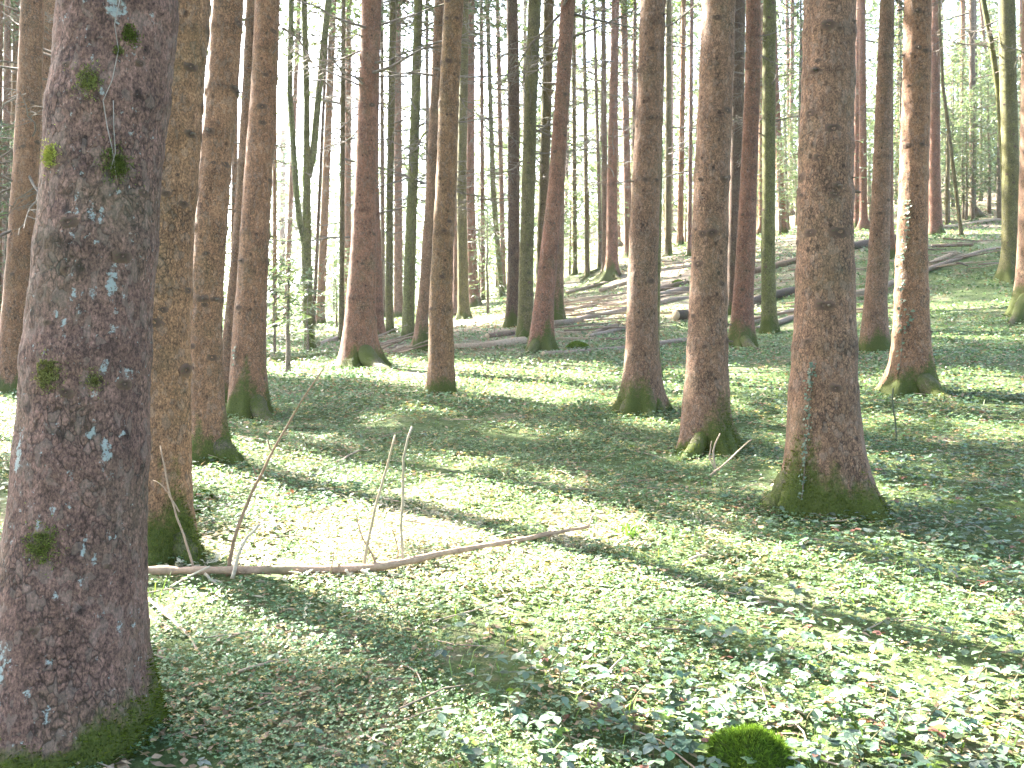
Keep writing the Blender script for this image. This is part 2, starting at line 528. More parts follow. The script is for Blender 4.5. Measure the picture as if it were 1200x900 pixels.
KNOTS = [knot_mesh(1, False), knot_mesh(2, False), knot_mesh(3, False), knot_mesh(4, True)]

COLS = {'brown': (.205, .155, .118), 'warm': (.235, .165, .115), 'purple': (.172, .128, .122), 'red': (.215, .135, .105),
        'green': (.135, .138, .07), 'dark': (.105, .083, .066), 'pink': (.23, .165, .145), 'orange': (.235, .155, .10), 'grey': (.17, .155, .135)}

TREES = []
def build_tree(label, kind, base, zs, xs, rs, res, seed, group=None, moss_h=0.4, moss_dir=None, ndead=8, dead_lo=2.0, dead_hi=11.0,
               dead_len=(0.7, 1.9), nknots=0, crown=True, height=None, zvis=None, flare=0.5, tufts=0, lichen=0.0, name='spruce_tree',
               crown_h=None, paint=None, algae=0.0, cull=True, nb=None, spr=22):
    """zs rising from the base (0) upward, xs and rs offsets and radii along it, all in metres from the base"""
    r = np.random.default_rng(seed)
    root = obj(name, None, None, base)
    root.empty_display_size = 0.3
    tag(root, label, 'tree', group)
    zs, xs, rs = map(np.asarray, (zs, xs, rs))
    H = height or r.uniform(23, 28)
    ztop = zs[-1]
    zvis = zvis or ztop
    slope = np.clip((xs[-1] - xs[max(0, len(xs) - 3)]) / max(0.3, (zs[-1] - zs[max(0, len(xs) - 3)])), -0.06, 0.06)
    if H > ztop + 1:
        ex = np.linspace(ztop, H, 8)[1:]
        zs2 = np.concatenate([[-0.35], zs, ex])
        xs2 = np.concatenate([[xs[0]], xs, xs[-1] + slope * (ex - ztop) * (1 - 0.5 * (ex - ztop) / (H - ztop))])
        rs2 = np.concatenate([[rs[0]], rs, rs[-1] + (0.02 - rs[-1]) * ((ex - ztop) / (H - ztop))])
    else:
        zs2, xs2, rs2 = np.concatenate([[-0.35], zs]), np.concatenate([[xs[0]], xs]), np.concatenate([[rs[0]], rs])
    ns, nrow = res
    zl = min(zvis, H)
    rows = np.concatenate([-0.3 + (zl + 0.3) * np.linspace(0, 1, nrow) ** 1.12, np.linspace(zl, max(H, zl + .5), 12)[1:]])
    if H <= ztop + 1:
        rows = -0.3 + (zl + 0.3) * np.linspace(0, 1, nrow)
    def smooth_interp(z, xp, fp):
        a = 0
        for dz, w in ((-.16, .25), (0, .5), (.16, .25)):
            a = a + w * np.interp(z + dz, xp, fp)
        return a
    cxr = smooth_interp(rows, zs2, xs2)
    rr = smooth_interp(rows, zs2, rs2)
    r0 = float(np.interp(0.6, zs2, rs2))
    ly = r.normal(0, 0.008)
    th = np.arange(ns) * 2 * math.pi / ns + math.pi / 2
    Z, TH = np.meshgrid(rows, th, indexing='ij')
    R = np.repeat(rr[:, None], ns, 1)
    # root flare and buttresses
    fh = 1.3 * r0 + 0.06
    e = np.exp(-np.clip(Z, -0.3, None) / fh)
    e2 = np.exp(-np.clip(Z, -0.3, None) / (0.62 * fh))
    lob = np.zeros_like(TH)
    nl = r.integers(4, 7)
    for q in range(nl):
        c0 = q * 2 * math.pi / nl + r.uniform(-.4, .4)
        lob += r.uniform(0.3, 1.5) * np.exp(-(np.angle(np.exp(1j * (TH - c0))) / 0.27) ** 2)
    R = R * (1 + flare * 0.50 * e + flare * 1.5 * e2 * lob * 0.62)
    X3, Y3 = np.cos(TH) * R, np.sin(TH) * R
    big = fbm(X3 / r0 * 1.1 + seed, Y3 / r0 * 1.1, Z * 1.3, 3) - 0.5
    R = R * (1 + 0.085 * big)
    whorl = 0
    dark = np.zeros_like(Z)
    wz = 0.7 + r.random() * 0.5
    WH = []
    while wz < H:
        ph = r.uniform(0, 6.28)
        tiltw = r.normal(0, 0.05)
        a = 0.35 + 0.65 * np.clip(np.cos(TH - ph) + r.uniform(-.2, .8), 0, 1)
        g = np.exp(-((Z - wz - tiltw * np.cos(TH - ph + 1) * r0) / 0.028) ** 2)
        whorl = whorl + 0.006 * np.exp(-((Z - wz) / 0.06) ** 2)
        dark = np.maximum(dark, g * a * r.uniform(0.15, 0.75))
        WH.append(wz)
        wz += r.uniform(0.28, 0.62)
    R = R + whorl
    if ns >= 40:
        fine = fbm(np.cos(TH) * r0 * 60, np.sin(TH) * r0 * 60, Z * 34, 3) - 0.5
        mid = fbm(np.cos(TH) * r0 * 16, np.sin(TH) * r0 * 16 + seed, Z * 11, 3) - 0.5
        ridge = np.abs(fbm(np.cos(TH) * r0 * 30 + 9, np.sin(TH) * r0 * 30, Z * 13, 2) - 0.5)
        R = R + 0.007 * fine + 0.009 * mid - 0.0035 * np.clip(0.09 - ridge, 0, 1) / 0.09
    cz = cxr[:, None]
    V = np.stack([cz + np.cos(TH) * R, np.sin(TH) * R + ly * Z, Z], -1).reshape(-1, 3)
    # colour, moss, lichen
    base_c = np.array(COLS[kind]) * np.array([.86, .66, .525]) * r.uniform(0.92, 1.08)
    nn = fbm(np.cos(TH) * 2.5 + seed, np.sin(TH) * 2.5, Z * 0.9, 3)
    c = base_c[None, None] * (0.84 + 0.34 * nn)[..., None]
    c = c * (1 - 0.62 * dark)[..., None]
    low = np.exp(-np.clip(Z, 0, None) / 0.9)
    c = c * (1 - 0.14 * low)[..., None]
    if algae:
        f = np.clip(algae * (0.45 + 1.0 * fbm(np.cos(TH) * 3, np.sin(TH) * 3 + seed, Z * 0.7, 3) + 0.35 * np.cos(TH - 2.6)), 0, 0.9)
        c = c * (1 - f[..., None]) + np.array([0.115, 0.125, 0.035]) * f[..., None]
    md = moss_dir if moss_dir is not None else r.uniform(-2.6, -0.5)
    nm = fbm(np.cos(TH) * 1.6 + seed * 3, np.sin(TH) * 1.6, Z * 2.2, 3)
    hm = moss_h * (0.12 + 0.75 * np.clip(0.45 + 0.9 * np.cos(TH - md), 0, 1.25) + 2.8 * (nm - 0.5) + 0.3 * lob)
    moss = np.clip(1.15 - Z / np.maximum(hm, 0.03), 0, 1)
    lich = np.full_like(Z, lichen) * (0.3 + 1.2 * nm)
    if paint:                                   # patches: (kind, height, angle, radius along, radius around)
        for kd, pz_, pa_, ra_, rb_ in paint:
            d2 = ((Z - pz_) / ra_) ** 2 + (np.angle(np.exp(1j * (TH - pa_))) * r0 / rb_) ** 2
            g = np.exp(-d2 * (0.5 + 1.6 * fbm(np.cos(TH) * r0 * 28, np.sin(TH) * r0 * 28, Z * 20, 2)))
            if kd == 'm':
                moss = np.maximum(moss, g)
            else:
                lich = np.maximum(lich, g * 1.0)
    nrw = len(rows)
    i, j = np.meshgrid(np.arange(nrw - 1), np.arange(ns), indexing='ij')
    j2 = (j + 1) % ns
    q = np.stack([i * ns + j, i * ns + j2, (i + 1) * ns + j2, (i + 1) * ns + j], -1).reshape(-1, 4)
    me = np_mesh('trunk', V, q, M_BARK, True, {'col': c.reshape(-1, 3), 'moss': moss.ravel(), 'lichen': lich.ravel()})
    obj('trunk', me, root)
    surf = lambda z: (float(np.interp(z, rows, cxr)), float(np.interp(z, rows, rr)))
    # moss tufts: short blades over the mossy bark
    if tufts:
        mm = moss.ravel()
        cand = np.nonzero((mm + 0.55 * (r.random(len(mm)) - 0.5) > 0.62) & (V[:, 2] > -0.05))[0]
        if len(cand):
            pick = r.choice(cand, tufts)
            P = V[pick] + r.normal(0, 0.006, (tufts, 3))
            nrm = P - np.stack([np.interp(P[:, 2], rows, cxr), ly * P[:, 2], P[:, 2]], -1)
            nrm /= np.linalg.norm(nrm, axis=1)[:, None] + 1e-6
            d = nrm + r.normal(0, 0.5, (tufts, 3)) + np.array([0, 0, 0.25])
            d /= np.linalg.norm(d, axis=1)[:, None]
            s = np.cross(d, r.normal(0, 1, (tufts, 3)))
            s /= np.linalg.norm(s, axis=1)[:, None]
            ln = r.uniform(0.008, 0.026, tufts)[:, None]
            VV = np.stack([P - s * .0028 - nrm * .004, P + s * .0028 - nrm * .004, P + d * ln], 1).reshape(-1, 3)
            cc = np.array([0.062, 0.080, 0.010])[None] * r.uniform(0.35, 1.7, tufts)[:, None]
            mo = obj('moss', np_mesh('moss', VV, np.arange(tufts * 3).reshape(-1, 3), M_MOSS, False, {'col': np.repeat(cc, 3, 0)}), root)
            mo['kind'] = 'stuff'
    # knots left by fallen branches, in whorls
    for q in range(nknots):
        if r.random() < 0.6:
            z = WH[int(r.integers(0, max(1, np.searchsorted(WH, zvis))))] + r.normal(0, 0.015)
        else:
            z = r.uniform(0.8, zvis)
        a = r.uniform(0, 2 * math.pi)
        x0, rad = surf(z)
        i_ = int(np.argmin(np.abs(rows - z)))
        j_ = int(np.argmin(np.abs(np.angle(np.exp(1j * (th - a))))))
        p = V[i_ * ns + j_]
        o = obj('knot', KNOTS[int(r.integers(0, 4))], root, tuple(p), (r.normal(0, .2), 0, a), float(r.uniform(0.013, 0.030)) * (1 + r0))
    # dead branches
    for q in range(int(ndead * (1.0 if dead_hi < 7 else 1.7))):
        z = r.uniform(dead_lo, dead_hi)
        a = r.uniform(0, 2 * math.pi)
        x0, rad = surf(z)
        L = r.uniform(*dead_len) * (1.35 if base[1] > 15 and dead_hi > 7 else 1)
        obj('dead_branch', DEAD[int(r.integers(0, len(DEAD)))], root, (x0 + math.cos(a) * rad * .9, math.sin(a) * rad * .9 + ly * z, z),
            (r.uniform(0, .5), r.uniform(-0.25, 0.35), a), (L, L, L * 1.0))
    if crown:
        h0 = crown_h or r.uniform(11.5, 13.5)
        me = crown_mesh(base, lambda h: np.interp(h, rows, cxr), h0, H + 0.5, r.uniform(2.6, 3.5), nb or 95, seed + 5, r.uniform(.85, 1.2), spr if base[1] < 28 or abs(base[0] / base[1]) > .6 else int(spr * 1.3), cull=cull, wf=1.0 if base[1] < 28 or abs(base[0] / base[1]) > .6 else .5)
        obj('crown', me, root)
    TREES.append((np.array(base), r0, root))
    return root, surf, (V, rows, th, ns)

def photo_tree(label, kind, base_py, pts, res, seed, **kw):
    """pts: (py, centre px, width px) from the foot upward; the foot stands on the ground at base_py"""
    px0 = pts[0][1]
    g = pix_ground(px0, base_py)
    Y = g[1] + pts[0][2] * 0.5 / FPX * g[1]
    g2 = np.array([(px0 - 600) / FPX * Y, Y, 0.0])
    g2[2] = HZ(g2[0], g2[1])
    zfoot = -(base_py - 450) / FPX * Y
    zs = [0.0] + [max(0.05 * (k + 1), -(py - 450) / FPX * Y - zfoot) for k, (py, cx, w) in enumerate(pts[1:])]
    xs = [(cx - px0) / FPX * Y for py, cx, w in pts]
    rs = [w / 2 / FPX * Y for py, cx, w in pts]
    # the measured foot width is set a little above the flare
    rs[0] = rs[1] * 1.04
    return build_tree(label, kind, tuple(g2), zs, xs, rs, res, seed, **kw)

NEAR, MID, FAR = (64, 180), (32, 90), (18, 44)
T = {}
# the big trunk in front
T['t1'] = photo_tree('thick purplish spruce trunk spotted with pale lichen and tufts of moss', 'purple', 912,
    [(912, 82, 170), (850, 80, 168), (800, 80, 165), (750, 81, 162), (700, 84, 158), (640, 91, 148), (590, 95, 143), (500, 98, 141), (400, 106, 138), (300, 115, 132), (200, 121, 132), (100, 133, 133), (0, 140, 128)],
    (128, 400), 1, nknots=0, ndead=0, moss_h=0.19, moss_dir=-0.2, tufts=4500, lichen=0.26, zvis=2.9, flare=0.22,
    paint=[
           ('l', 1.75, -1.25, .05, .022), ('l', 1.53, -.85, .10, .03), ('l', .98, -2.25, .13, .035), ('l', .98, -.8, .10, .035), ('l', .32, -2.0, .12, .05), ('l', 2.42, -1.2, .08, .04)]
          + [('l', float(random.Random(k).uniform(.15, 2.5)), float(random.Random(k + 99).gauss(-1.05, .42)), float(random.Random(k + 7).uniform(.012, .05)), float(random.Random(k + 5).uniform(.008, .022))) for k in range(46)])
T['t2'] = photo_tree('brown trunk with a mossy foot close behind the lichen spotted trunk', 'warm', 662,
    [(662, 195, 66), (600, 191, 62), (500, 192, 60), (400, 193, 58), (300, 197, 57), (200, 204, 57), (100, 211, 57), (0, 219, 56)],
    (72, 200), 2, nknots=34, ndead=0, moss_h=0.42, moss_dir=-1.0, tufts=3500, zvis=3.6, algae=0.06)
T['t3'] = photo_tree('warm brown leaning trunk with one long root at its foot', 'warm', 543,
    [(543, 245, 42), (500, 243, 40), (400, 241, 37), (300, 247, 37), (200, 254, 37), (100, 264, 37), (0, 271, 35)],
    (60, 200), 3, nknots=44, ndead=3, dead_lo=3.0, dead_hi=4.6, dead_len=(.3, .7), moss_h=0.4, moss_dir=-1.0, tufts=1500, zvis=4.6, flare=0.75)
T['t4'] = photo_tree('slim trunk squeezed between two warm brown trunks', 'brown', 476,
    [(476, 264, 14), (400, 268, 14), (300, 278, 13), (200, 285, 13), (100, 291, 13), (0, 295, 12)], MID, 4, ndead=8, dead_lo=3, moss_h=.4, tufts=400, zvis=6, nknots=10)
T['t5'] = photo_tree('pinkish brown spruce trunk with a broad mossy foot beside a fallen root', 'warm', 491,
    [(491, 292, 42), (450, 291, 40), (400, 292, 38), (300, 298, 34), (200, 304, 32), (100, 311, 29), (0, 315, 28)],
    (56, 180), 5, nknots=36, ndead=7, dead_lo=3.2, dead_hi=6.2, dead_len=(.4, .9), moss_h=0.5, moss_dir=-1.0, tufts=1500, zvis=5.5, flare=.6)
T['t0'] = photo_tree('orange brown trunk with dry twigs left of the lichen spotted trunk', 'warm', 463,
    [(463, 15, 38), (400, 18, 35), (300, 23, 30), (200, 28, 28), (100, 32, 26), (0, 35, 26)], MID, 6, ndead=22, dead_lo=2.2, dead_hi=8, nknots=16, moss_h=.4, tufts=700, zvis=7)
T['t0b'] = photo_tree('grey brown trunk half hidden behind the lichen spotted trunk', 'brown', 452,
    [(452, 38, 26), (300, 45, 25), (200, 50, 24), (100, 55, 24), (0, 62, 24)], MID, 7, ndead=20, dead_lo=2, dead_hi=8, zvis=8)
T['t7'] = photo_tree('stout reddish brown spruce with vivid green moss on its foot', 'red', 432,
    [(432, 421, 42), (400, 421, 37), (350, 423, 33), (300, 426, 30), (225, 428, 25), (112, 433, 23), (0, 436, 23)],
    (52, 160), 8, nknots=30, ndead=16, dead_lo=4.2, dead_hi=8, dead_len=(.8, 2.0), moss_h=0.55, moss_dir=-0.9, tufts=1600, zvis=7.5, flare=.7)
T['t7b'] = photo_tree('brown trunk showing just behind the stout reddish brown spruce', 'red', 398,
    [(398, 441, 22), (350, 440, 17), (200, 436, 15), (0, 438, 14)], MID, 9, ndead=10, moss_h=.4, zvis=12)
T['t8'] = photo_tree('thin olive trunk between the stout reddish spruce and a mossy green trunk', 'green', 391,
    [(391, 457, 10), (350, 456, 9), (225, 457, 8), (0, 461, 8)], FAR, 10, ndead=20, dead_lo=3, zvis=14, algae=.5)
T['t9'] = photo_tree('dark green algae covered trunk behind the brushwood', 'green', 399,
    [(399, 478, 18), (350, 479, 14), (225, 483, 12), (112, 487, 11), (0, 490, 10)], MID, 11, ndead=26, dead_lo=3, zvis=12, algae=.8, nknots=10)
T['t10'] = photo_tree('brown trunk with mossy spreading roots behind the pale leaning trunk', 'brown', 413,
    [(413, 492, 20), (380, 494, 15), (350, 497, 13), (225, 505, 12), (112, 510, 12), (0, 515, 12)], MID, 12, ndead=14, dead_lo=3.5, moss_h=.7, tufts=900, zvis=11, flare=.9)
T['t11'] = photo_tree('pale brown trunk standing alone at the edge of the sunny strip', 'warm', 464,
    [(464, 517, 32), (440, 517, 30), (350, 517, 27), (300, 519, 25), (225, 523, 24), (112, 527, 23), (0, 533, 22)],
    (52, 160), 13, nknots=40, ndead=9, dead_lo=4.5, dead_hi=6.6, dead_len=(.5, 1.2), moss_h=.22, tufts=500, zvis=6.6, flare=.35, algae=.15)
T['t12'] = photo_tree('greenish trunk close against the pale lone trunk', 'green', 374,
    [(374, 544, 15), (350, 543, 13), (225, 541, 11), (0, 545, 9)], MID, 14, ndead=16, zvis=15, algae=.4)
T['t12b'] = photo_tree('reddish trunk on the bank behind the pale lone trunk', 'red', 360,
    [(360, 557, 15), (330, 554, 12), (225, 551, 10), (0, 552, 8)], FAR, 15, ndead=16, zvis=17)
T['t13'] = photo_tree('very thin mossy stem leaning left on the bank', 'green', 348,
    [(348, 588, 8), (225, 578, 6), (100, 574, 5), (0, 571, 5)], FAR, 16, ndead=16, dead_lo=2, zvis=17, algae=.8)
T['t14'] = photo_tree('dark purplish trunk next to a grey green trunk', 'dark', 384,
    [(384, 600, 17), (350, 601, 15), (300, 602, 14), (112, 602, 14), (0, 600, 13)], MID, 17, ndead=18, dead_lo=3, zvis=13, moss_h=.6, tufts=300)
T['t15'] = photo_tree('straight grey green trunk ringed with dark knots', 'green', 397,
    [(397, 616, 20), (370, 616, 18), (300, 617, 17), (225, 619, 16), (112, 622, 15), (0, 627, 15)], (40, 140), 18, ndead=14, dead_lo=4, nknots=40, zvis=11, algae=.35)
T['t16'] = photo_tree('dark green trunk behind the leaning reddish trunk', 'dark', 380,
    [(380, 634, 15), (300, 635, 13), (225, 637, 12), (112, 641, 12), (0, 643, 13)], MID, 19, ndead=14, dead_lo=4, zvis=13, algae=.5)
T['t16c'] = photo_tree('trunk with a thick mossy foot hidden behind the leaning reddish trunk', 'brown', 381,
    [(381, 653, 22), (360, 652, 17), (225, 655, 13), (0, 666, 12)], MID, 20, ndead=6, dead_lo=4, zvis=13, moss_h=1.3, tufts=900)
T['t17'] = photo_tree('reddish trunk leaning to the right with a bright mossy flared foot', 'red', 414,
    [(414, 632, 34), (390, 635, 26), (350, 638, 23), (300, 643, 21), (225, 651, 18), (112, 659, 17), (0, 666, 17)],
    (48, 150), 21, nknots=30, ndead=10, dead_lo=6.0, dead_hi=9, dead_len=(1.0, 2.2), moss_h=.7, moss_dir=-1.7, tufts=1500, zvis=9.5, flare=.7)
T['t18'] = photo_tree('slender reddish spruce with splayed roots on top of the bank', 'red', 328,
    [(328, 717, 18), (300, 717, 14), (225, 717, 12), (112, 719, 10), (0, 721, 9)], MID, 22, ndead=22, dead_lo=4, zvis=15, moss_h=.9, tufts=500, flare=.9)
T['t18b'] = photo_tree('pale pink trunk beside the slender reddish spruce on the bank', 'pink', 302,
    [(302, 736, 10), (225, 735, 9), (112, 733, 8), (0, 731, 8)], FAR, 23, ndead=14, zvis=20)
T['t19'] = photo_tree('thick greyish brown trunk in the middle with low mossy roots', 'brown', 487,
    [(487, 752, 46), (450, 752, 42), (400, 752, 37), (300, 754, 34), (225, 757, 33), (112, 762, 31), (0, 766, 29)],
    (60, 190), 24, nknots=44, ndead=4, dead_lo=4.2, dead_hi=6, dead_len=(.5, 1.3), moss_h=.35, tufts=1500, zvis=6, flare=.6)
T['t19b'] = photo_tree('yellow green trunk peeping out behind the thick middle trunk', 'green', 447,
    [(447, 765, 24), (400, 763, 19), (225, 768, 16), (0, 770, 14)], MID, 25, ndead=6, dead_lo=4, zvis=8, moss_h=.5, tufts=400, algae=.7)
T['t20'] = photo_tree('stout brown spruce with thick moss round its wide foot', 'brown', 534,
    [(534, 831, 60), (500, 826, 53), (450, 828, 49), (400, 828, 45), (300, 830, 41), (200, 833, 40), (100, 837, 39), (0, 840, 36)],
    (72, 200), 26, nknots=46, ndead=0, moss_h=.42, moss_dir=-1.0, tufts=3500, zvis=4.8, flare=.5)
T['t21'] = photo_tree('dark grey trunk tucked between two brown trunks', 'dark', 369,
    [(369, 859, 18), (300, 860, 16), (200, 863, 16), (0, 866, 16)], MID, 27, ndead=8, dead_lo=4, zvis=13)
T['t22'] = photo_tree('reddish trunk with a yellow mossy patch on its foot', 'red', 409,
    [(409, 869, 34), (380, 870, 26), (350, 871, 23), (300, 874, 22), (200, 878, 19), (100, 882, 18), (0, 883, 17)],
    (48, 150), 28, nknots=26, ndead=8, dead_lo=6, dead_hi=9, dead_len=(.4, 1.0), moss_h=.55, moss_dir=-1.9, tufts=1100, zvis=9, flare=.6)
T['t23'] = photo_tree('slim green trunk with mossy foot near the fallen trunks', 'green', 391,
    [(391, 902, 22), (360, 901, 17), (300, 900, 16), (200, 901, 15), (100, 901, 15), (0, 902, 15)], (40, 130), 29, ndead=12, dead_lo=4, nknots=24, zvis=10, algae=.7, moss_h=.6, tufts=700)
T['t23b'] = photo_tree('thin reddish trunk on the sunlit slope behind the slim green trunk', 'red', 274,
    [(274, 918, 12), (225, 915, 9), (100, 909, 8), (0, 906, 7)], FAR, 30, ndead=14, zvis=20)
T['t24'] = photo_tree('thickest brown spruce on the right with ivy and mossy buttress roots', 'brown', 612,
    [(612, 967, 96), (570, 967, 84), (500, 965, 78), (400, 967, 70), (300, 967, 64), (200, 968, 61), (100, 971, 59), (0, 973, 58)],
    (88, 260), 31, nknots=46, ndead=0, moss_h=.38, moss_dir=-2.2, tufts=6000, zvis=3.9, flare=.55)
T['t25'] = photo_tree('reddish trunk on the slope behind the thick ivy clad spruce', 'red', 266,
    [(266, 1006, 14), (225, 1005, 11), (100, 1006, 11), (0, 1008, 10)], FAR, 32, ndead=12, dead_lo=4, zvis=17)
T['t26'] = photo_tree('slim brown trunk with a mossy foot and one sunlit edge', 'brown', 414,
    [(414, 1024, 34), (380, 1025, 28), (350, 1026, 25), (300, 1030, 24), (200, 1033, 20), (100, 1036, 18), (0, 1039, 16)],
    (48, 150), 33, nknots=30, ndead=7, dead_lo=6, dead_hi=9, moss_h=.5, moss_dir=-1.9, tufts=1000, zvis=8.6, flare=.5)
T['t26b'] = photo_tree('brown trunk just behind the slim trunk with the sunlit edge', 'red', 304,
    [(304, 1043, 16), (260, 1040, 13), (100, 1040, 11), (0, 1042, 10)], FAR, 34, ndead=8, dead_lo=4, zvis=14)
T['t27'] = photo_tree('pinkish brown trunk with pale climbing ivy and a long mossy root', 'warm', 467,
    [(467, 1069, 52), (440, 1069, 45), (400, 1068, 40), (300, 1069, 35), (200, 1072, 32), (100, 1075, 31), (0, 1077, 30)],
    (60, 190), 35, nknots=36, ndead=2, dead_lo=4.8, dead_hi=6, dead_len=(.3, .8), moss_h=.42, moss_dir=-0.9, tufts=1900, zvis=6.2, flare=.7)
T['t28'] = photo_tree('dark reddish trunk behind the ivy clad pinkish trunk', 'red', 276,
    [(276, 1096, 18), (240, 1096, 14), (200, 1095, 13), (100, 1095, 12), (0, 1096, 11)], FAR, 36, ndead=6, dead_lo=4, zvis=15)
T['t30'] = photo_tree('grey green trunk on the right marked with rows of dark knots', 'green', 330,
    [(330, 1180, 24), (300, 1184, 19), (200, 1184, 18), (100, 1181, 18), (0, 1179, 18)], (40, 130), 37, ndead=8, dead_lo=5, nknots=34, zvis=11, algae=.45, moss_h=.45, tufts=500)
T['t31'] = photo_tree('trunk with a large mossy root cut off by the right edge', 'brown', 372,
    [(372, 1211, 44), (340, 1212, 38), (200, 1214, 34), (0, 1216, 32)], MID, 38, ndead=5, dead_lo=5, zvis=9, moss_h=.8, moss_dir=-2.4, tufts=1200, flare=.8)
# slim leaning stems on the right
photo_tree('thin bare pole leaning left on the right hand slope', 'green', 277, [(277, 1127, 4.5), (180, 1115, 4), (100, 1105, 3.4), (20, 1101, 3)], FAR, 39,
           ndead=3, dead_lo=2, dead_hi=8, dead_len=(.4, .8), crown=False, height=9, zvis=9, name='young_tree', moss_h=.2)
photo_tree('short thin bare pole beside the leaning pole', 'green', 266, [(266, 1109, 4), (220, 1110, 3.5), (160, 1110, 2.6)], FAR, 40,
           ndead=2, dead_lo=1, dead_hi=3, dead_len=(.3, .5), crown=False, height=4.2, zvis=4, name='young_tree', moss_h=.2)
photo_tree('slender mossy stem leaning away left from the knotted green trunk', 'green', 322, [(322, 1180, 7), (200, 1176, 7), (110, 1169, 6.5), (50, 1160, 6), (0, 1150, 6)], FAR, 41,
           ndead=6, dead_lo=4, dead_hi=9, crown=False, height=13, zvis=9, name='young_tree', algae=.8)
# the forked green tree on the left: three stems
fk, fs, _ = photo_tree('green stemmed forked tree with three slim stems', 'green', 411,
    [(411, 364, 15), (380, 362, 11.5), (350, 361, 11), (300, 359.5, 11), (225, 360, 9), (180, 360, 7.5), (112, 360, 7), (0, 357, 6.5)], (28, 110), 42, ndead=8, dead_lo=5, zvis=13, algae=.95, name='forked_tree', moss_h=.8)
def extra_stem(parent, pts, Yb):
    mb = MB()
    bx, by, bz = parent.location
    P = np.array([((cx - 600) / FPX * Yb - bx, dy, -(py - 450) / FPX * Yb - bz) for py, cx, w, dy in pts])
    R = [w / 2 / FPX * Yb for py, cx, w, dy in pts]
    mb.tube(P, R, 12, (.115, .125, .045))
    me = mb.mesh('stem', M_BARK, True)
    obj('stem', me, parent)
extra_stem(fk, [(208, 361, 9, 0), (180, 366.5, 9, .05), (112, 372, 8, .1), (0, 381, 8, .3), (-300, 400, 6, .6)], fk.location[1])
extra_stem(fk, [(290, 358, 7, 0), (260, 352, 7, -.1), (225, 349, 7, -.15), (112, 342, 6.5, -.2), (0, 344, 6.5, -.2), (-300, 346, 4, 0)], fk.location[1])

# ------------------------------------------------------------------ trees further back
def clear_of(x, y, dmin):
    return all((t[0][0] - x) ** 2 + (t[0][1] - y) ** 2 > dmin ** 2 for t in TREES)

FARSPEC = [  # (px top, px foot, foot py, width, kind) slim trunks seen between the nearer ones
    (391, 375, 380, 9.5, 'orange'), (403, 400, 400, 6, 'green'), (409, 407, 372, 8, 'red'), (466, 467, 372, 10, 'pink'), (333, 330, 372, 7, 'pink'),
    (349, 335, 378, 6, 'pink'), (322, 322, 384, 5, 'orange'), (386, 367, 384, 4, 'dark'), (428, 412, 366, 6, 'orange'), (564, 566, 352, 5, 'pink'), (583, 590, 340, 6, 'pink'),
    (707, 709, 322, 7, 'grey'), (783, 783, 300, 8, 'green'), (801, 797, 288, 7, 'orange'), (811, 808, 300, 5, 'pink'), (744, 744, 300, 5, 'pink'),
    (672, 674, 322, 5, 'green'), (684, 688, 325, 5, 'green'), (696, 704, 316, 4, 'grey'), (887, 889, 268, 6, 'orange'), (922, 926, 246, 5, 'pink'),
    (1142, 1143, 214, 5, 'grey'), (1149, 1172, 206, 4, 'pink'), (1130, 1131, 190, 4, 'orange'), (1162, 1160, 180, 4, 'grey'), (1195, 1197, 200, 5, 'pink'), (1056, 1053, 230, 6, 'orange'),
    (500, 502, 366, 5, 'grey'), (524, 520, 360, 5, 'pink'), (447, 449, 372, 5, 'grey'), (276, 274, 392, 7, 'orange'), (226, 224, 396, 7, 'pink'), (8, 5, 400, 8, 'pink')]
for k, (xt, xf, pyf, w, kd) in enumerate(FARSPEC):
    lab = {'orange': 'thin orange brown trunk far back in the bright wood', 'pink': 'thin pale pinkish trunk far back in the bright wood',
           'green': 'thin green mossy trunk far back in the bright wood', 'grey': 'thin grey trunk far back in the bright wood',
           'red': 'thin red brown trunk far back in the bright wood', 'dark': 'thin dark stem leaning far back in the bright wood'}[kd]
    photo_tree(lab, kd, pyf, [(pyf, xf, w * 1.25), (pyf - 60, xf + (xt - xf) * .17, w), (pyf * 0.4, xf + (xt - xf) * .6, w * .92), (0, xt, w * .8)], (14, 36), 200 + k,
               group='slim trunks in the far wood', ndead=9, dead_lo=2.5, dead_hi=15, dead_len=(1.0, 2.4), moss_h=.3, zvis=18, nb=70, spr=18)
n = 0
tries = 0
while n < 48 and tries < 4000:
    tries += 1
    y = rng.uniform(38, 92)
    x = rng.uniform(-0.62, 0.62) * y
    if not clear_of(x, y, 2.4) or shades_patch(x, y, float(HZ(x, y))) > 3 + tries // 800:
        continue
    kd = ('pink', 'orange', 'grey', 'red', 'pink')[n % 5]
    lab = {'orange': 'thin orange brown trunk far back in the bright wood', 'pink': 'thin pale pinkish trunk far back in the bright wood',
           'grey': 'thin grey trunk far back in the bright wood', 'red': 'thin red brown trunk far back in the bright wood'}[kd]
    r0 = rng.uniform(0.11, 0.19)
    ln = rng.normal(0, 0.015)
    build_tree(lab, kd, (x, y, float(HZ(x, y))), [0, 1, 8, 16], [0, ln, 8 * ln, 16 * ln], [r0 * 1.1, r0, r0 * .85, r0 * .65], (10, 20), 400 + n,
               group='slim trunks in the far wood', ndead=7, dead_lo=3, dead_hi=16, dead_len=(1.2, 2.6), zvis=20, nb=60, spr=16, moss_h=.2)
    n += 1
